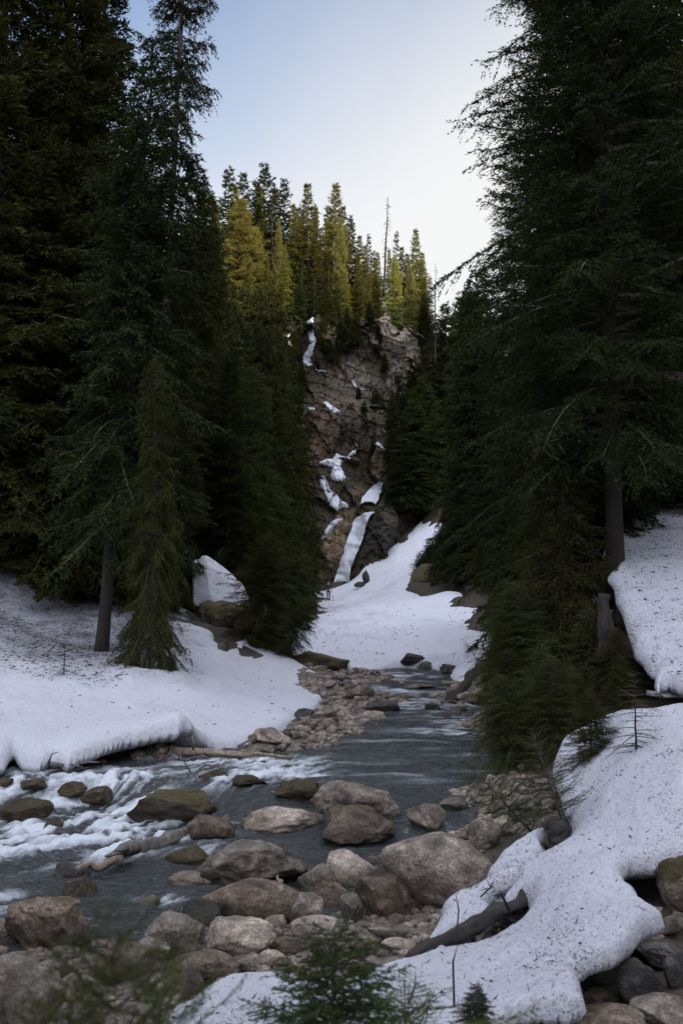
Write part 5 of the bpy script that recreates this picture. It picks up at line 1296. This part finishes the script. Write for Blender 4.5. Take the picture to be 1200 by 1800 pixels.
# snags
def snag(px, Y, top, base_, r, label, nbr=26, seed=1, lean=0.0, ln=1.2):
    rr = random.Random(seed)
    a = P(px, base_, Y); b = P(px + lean, top, Y)
    root = add('dead_snag', tubes_mesh('dead_snag', [(lerpP(a, b, 14, 0, .12, seed), np.linspace(r, r * .15, 14))], BARK_DARK, 7), label=label, cat='dead tree')
    parts = []
    for i in range(nbr):
        t = .25 + .75 * rr.random(); p = np.array(a) + (np.array(b) - np.array(a)) * t; az = rr.uniform(0, 6.28); l = ln * (1.15 - t) * rr.uniform(.4, 1.1) + .2
        e = p + np.array([math.cos(az) * l, math.sin(az) * l, -l * rr.uniform(.1, .7)]); m_ = (p + e) / 2 + np.array([0, 0, .12 * l])
        add('branch', tubes_mesh('branch', [([p, m_, e], [r * .22, r * .16, r * .08])], BARK_DARK, 4), parent=root)
snag(674, 116, 345, 520, .17, 'tall dead snag with stubby branches standing above the right part of the cliff top', 46, 3, 8, .9)
snag(765, 100, 462, 640, .09, 'thin dead pole right of the cliff corner against the bright sky', 20, 4, 0, .6)
snag(692, 111, 420, 540, .06, 'thin pale dead pole in front of the sunlit pair of spruces', 6, 5, -2, .4)
# shrubs and small trees rooted on the cliff face
for i, (px, py, h, lb) in enumerate([(640,545,1.0,'dark shrub spruce hugging the cliff edge left of the pink rock face'),(590,560,1.2,'dark shrub spruce on the cliff below the central trees'),(570,600,1.3,'dark spruce clinging beside the frozen streak'),(610,575,1.1,'shrub spruce above the grey rock face'),
        (700,590,.5,'small spruce growing on the pink rock face'),(745,590,1.5,'spruce on the shaded corner right of the pink rock face'),(735,545,1.1,'spruce at the top right of the pink rock face'),(660,720,1.1,'dark shrub spruce on the ledge under the grey rock face'),(640,740,1.0,'dark shrub spruce left of the one under the ledge'),
        (690,760,1.6,'spruce on the shaded right half of the cliff'),(700,700,1.5,'spruce beside the lower grey rock'),(720,820,1.8,'spruce above the snow chute'),(695,860,1.5,'spruce between the upper falls and the chute'),(675,640,.7,'tuft of spruce between the pink and the grey rock'),
        (520,640,1.6,'spruce at the left rim of the gully'),(512,720,1.9,'spruce left of the reddish slope'),(520,800,1.9,'spruce left of the upper snow patches'),(525,870,1.6,'spruce left of the long snow patch'),(530,990,1.5,'spruce at the left foot of the tan rock'),(545,1020,1.2,'low spruce behind the hiker'),
        (500,880,2.2,'spruce above the lone snow patch at the gully foot'),(740,930,1.3,'shrub spruce along the upper edge of the snow chute'),(630,700,.7,'tuft at the lower lip of the grey rock face'),(600,760,.6,'tuft on the reddish slope'),(745,700,1.9,'spruce right of the lower grey rock'),(725,760,1.9,'spruce in the shaded corner of the cliff'),(745,640,1.6,'spruce below the shaded cliff corner'),(575,560,1.5,'shrub spruce on the upper cliff right of the frozen streak'),(600,600,1.3,'shrub spruce on the upper cliff above the grey face'),(625,590,1.2,'shrub spruce between the grey face and the cliff edge'),(650,570,1.2,'shrub spruce left of the pink rock face, below the edge'),(585,620,1.1,'shrub spruce at the upper left of the grey face'),(665,600,1.0,'shrub spruce at the left foot of the pink face'),(560,545,1.4,'shrub spruce right above the frozen streak'),(720,700,1.9,'spruce in the middle of the shaded right part of the cliff'),(735,800,2.0,'spruce low on the shaded right part of the cliff'),(710,760,1.7,'spruce beside the snow specks on the cliff'),(690,820,1.6,'spruce right of the upper falls'),(528,565,1.6,'shrub spruce at the left rim of the upper cliff, lower one'),(546,537,1.5,'shrub spruce at the left rim of the upper cliff, upper one'),(518,548,2.2,'spruce at the left corner of the cliff top'),(566,590,.9,'small spruce right of the frozen streak'),(562,650,.8,'small spruce on the bench under the frozen streak'),(526,690,1.4,'spruce left of the small snow flecks'),(655,800,.8,'little spruce between the snow patches and the upper falls')]):
    dr = Vector(ray(px, py)).normalized(); h_, n_, _, _ = bvh.ray_cast(camv, dr)
    if h_ is None: continue
    hh = h * 3.0
    tree('hill' if i % 2 else 'hillB', h_.x, h_.y + .2, h_.z - .8, hh, lb, wide=1.3, name='spruce_tree')

# --- foreground firs
tree('seedling', *P(585, 2010, 3.0)[:2], P(585, 2010, 3.0)[2] - .1, P(578, 1628, 3.0)[2] - P(585, 2010, 3.0)[2] + .1, 'small green fir top rising from the near snow in the centre of the bottom edge', cat='sapling', name='young_fir', wide=1.5, rz=.3)
q = P(235, 2200, 1.75)
tree('wisp', q[0], q[1], q[2], P(200, 1600, 1.75)[2] - q[2], 'blurred green fir twigs close to the lens at the lower left', cat='sapling', name='young_fir', wide=.62, lean=(0, -.1), rz=1.9)
tree('seedling', P(838, 1790, 4.3)[0], 4.3, P(838, 1800, 4.3)[2], .16, 'tiny fir sprout beside the mossy boulder at the bottom edge', cat='sapling', name='young_fir', wide=1.6, rz=3.3)
for (px_, py_, Y_, h_, ln_, lb_) in [(60, 2080, 1.7, .36, .2, 'blurred fir twigs close to the lens in the bottom left corner'), (290, 2060, 2.0, .40, -.1, 'blurred fir shoot between the two other shoots at the lower left')]:
    q = P(px_, py_, Y_); tree('wisp', q[0], q[1], q[2], h_, lb_, cat='sapling', name='young_fir', wide=.85, lean=(0, ln_), rz=px_)
q = P(720, 1990, 3.3)
tree('wisp', q[0], q[1], q[2], .42, 'low fir twigs in front of the mossy boulder at the bottom edge', cat='sapling', name='young_fir', wide=1.8, rz=1.1)

# litter of twigs and cones on the snow (uncountable)
lv, lf = [], []
rs = np.random.RandomState(9)
def litter(S, poly, n, y0, y1, x0, x1, s0):
    x = rs.uniform(x0, x1, n); y = rs.uniform(y0, y1, n); ok = inside(x, y, poly); x, y = x[ok], y[ok]; z = S(x, y) + .03
    a = rs.uniform(0, 6.28, len(x)); l = s0 * rs.uniform(.4, 1.6, len(x)); w = l * rs.uniform(.08, .25, len(x))
    c, s = np.cos(a), np.sin(a); zt = rs.uniform(-.01, .04, len(x))
    Q = np.stack([np.stack([x - c * l - s * w, y - s * l + c * w, z], 1), np.stack([x - c * l + s * w, y - s * l - c * w, z], 1), np.stack([x + c * l, y + s * l, z + zt], 1), np.stack([x, y, z + w * 1.4 + .004], 1)], 1)
    b = sum(len(q) for q in lv); i = np.arange(len(x))[:, None] * 4 + b
    lv.append(Q.reshape(-1, 3)); lf.append(np.concatenate([i + [0, 1, 3], i + [1, 2, 3], i + [2, 0, 3]]))
litter(SL, L_out, 9000, 20, 36, -14, -4.5, .05)
litter(SL, L_out, 500, 15, 30, -12, 0, .04)
litter(SB, B_out, 2200, 4.5, 12.5, -1, 5, .014)
litter(SU, U_out, 3500, 12, 26, 4, 9, .035)
litter(SF, F_out, 2600, 28, 95, -6, 11, .07)
add('litter', mesh_np('litter', np.concatenate(lv), np.concatenate(lf), [BARK_DARK]), label='scattered dark bark flakes and twigs on the snow', cat='litter', kind='stuff')

# ------------------------------------------------------------------ hiker
def skin_mesh(name, pts, edges, rad, material, parent=None, sub=2, rootv=0):
    me = bpy.data.meshes.new(name); me.from_pydata(pts, edges, []); me.materials.append(material)
    o = add(name, me, parent=parent)
    sk = o.modifiers.new('skin', 'SKIN'); sk.use_smooth_shade = True
    for i, r in enumerate(rad):
        me.skin_vertices[0].data[i].radius = (r, r * .85) if not hasattr(r, '__len__') else r
    me.skin_vertices[0].data[rootv].use_root = True
    s = o.modifiers.new('subdivision', 'SUBSURF'); s.levels = sub; s.render_levels = sub
    return o
def flatm(name, c, r=.8):
    m, nt, b = mat(name); n = noise_n(nt, coords(nt), 20, 4)
    nt.links.new(mixc(nt, n, tuple(x * .7 for x in c), tuple(x * 1.3 for x in c)), b.inputs['Base Color']); b.inputs['Roughness'].default_value = r; return m
SKIN, JACKET, TROUSER, HAIR, BOOT = flatm('skin', (.45, .28, .2), .5), flatm('jacket_cloth', (.018, .022, .032)), flatm('trouser_cloth', (.018, .02, .06)), flatm('hair', (.12, .05, .025)), flatm('boot_leather', (.02, .018, .017))
pz = P(577, 1057, 92)
hk = add('person', None, label='hiker in dark jacket and navy trousers walking on the far snow field below the waterfall', cat='person', loc=(pz[0], pz[1], float(SF(np.array([pz[0]]), np.array([pz[1]]))[0]) + .0), scale=1.04)
bpts = [(0,0,.95),(0,.0,1.12),(0,.01,1.32),(0,0,1.45),(0,-.01,1.53),(0,-.02,1.62),(0,-.02,1.70),
        (.10,0,.88),(.11,-.05,.50),(.10,.02,.10),(.11,-.12,.04),(-.10,0,.88),(-.09,.10,.50),(-.09,.20,.12),(-.09,.08,.04),
        (.20,0,1.40),(.27,-.02,1.13),(.31,-.12,.90),(.32,-.15,.82),(-.20,0,1.40),(-.27,.03,1.13),(-.30,.0,.88),(-.31,-.02,.80)]
bed = [(0,1),(1,2),(2,3),(3,4),(4,5),(5,6),(0,7),(7,8),(8,9),(9,10),(0,11),(11,12),(12,13),(13,14),(3,15),(15,16),(16,17),(17,18),(3,19),(19,20),(20,21),(21,22)]
brd = [.13,.115,.14,.10,.05,.085,.075,.085,.055,.04,.035,.085,.055,.04,.035,.055,.04,.032,.036,.055,.04,.032,.036]
skin_mesh('body', bpts, bed, brd, SKIN, hk)
skin_mesh('jacket', [bpts[i] for i in (0,1,2,3,15,16,17,19,20,21)], [(0,1),(1,2),(2,3),(3,4),(4,5),(5,6),(3,7),(7,8),(8,9)], [.155,.135,.165,.125,.075,.058,.048,.075,.058,.048], JACKET, hk)
skin_mesh('trousers', [(0,0,.97)] + [bpts[i] for i in (7,8,9,11,12,13)], [(0,1),(1,2),(2,3),(0,4),(4,5),(5,6)], [.14,.10,.072,.058,.10,.072,.058], TROUSER, hk)
skin_mesh('hair', [(0,.02,1.66),(0,.03,1.75)], [(0,1)], [.09,.07], HAIR, hk)
for a, b in ((9, 10), (13, 14)):
    skin_mesh('boot', [bpts[a], tuple(np.array(bpts[a]) - np.array((0, -.01, .06))), bpts[b]], [(0,1),(1,2)], [.06,.055,.042], BOOT, hk)
# fingers: short separate chains at both hands
fp, fe, frd = [], [], []
for hx, hy, hz, sgn in ((.32,-.15,.80,1), (-.31,-.02,.78,-1)):
    for k in range(5):
        i = len(fp); off = (k - 2) * .018
        ln = (.05,.075,.082,.076,.06)[k]
        if k == 0: c = [(hx, hy - .03, hz), (hx - sgn * .02, hy - .06, hz - .03), (hx - sgn * .03, hy - .065, hz - .055)]
        else: c = [(hx, hy + off, hz - .01), (hx, hy + off, hz - .01 - ln * .6), (hx - sgn * .02, hy + off, hz - .01 - ln)]
        fp += c; fe += [(i, i + 1), (i + 1, i + 2)]; frd += [.01, .009, .008]
fo = skin_mesh('fingers', fp, fe, frd, SKIN, hk, 1)
for i in range(0, len(fp), 3): fo.data.skin_vertices[0].data[i].use_root = True
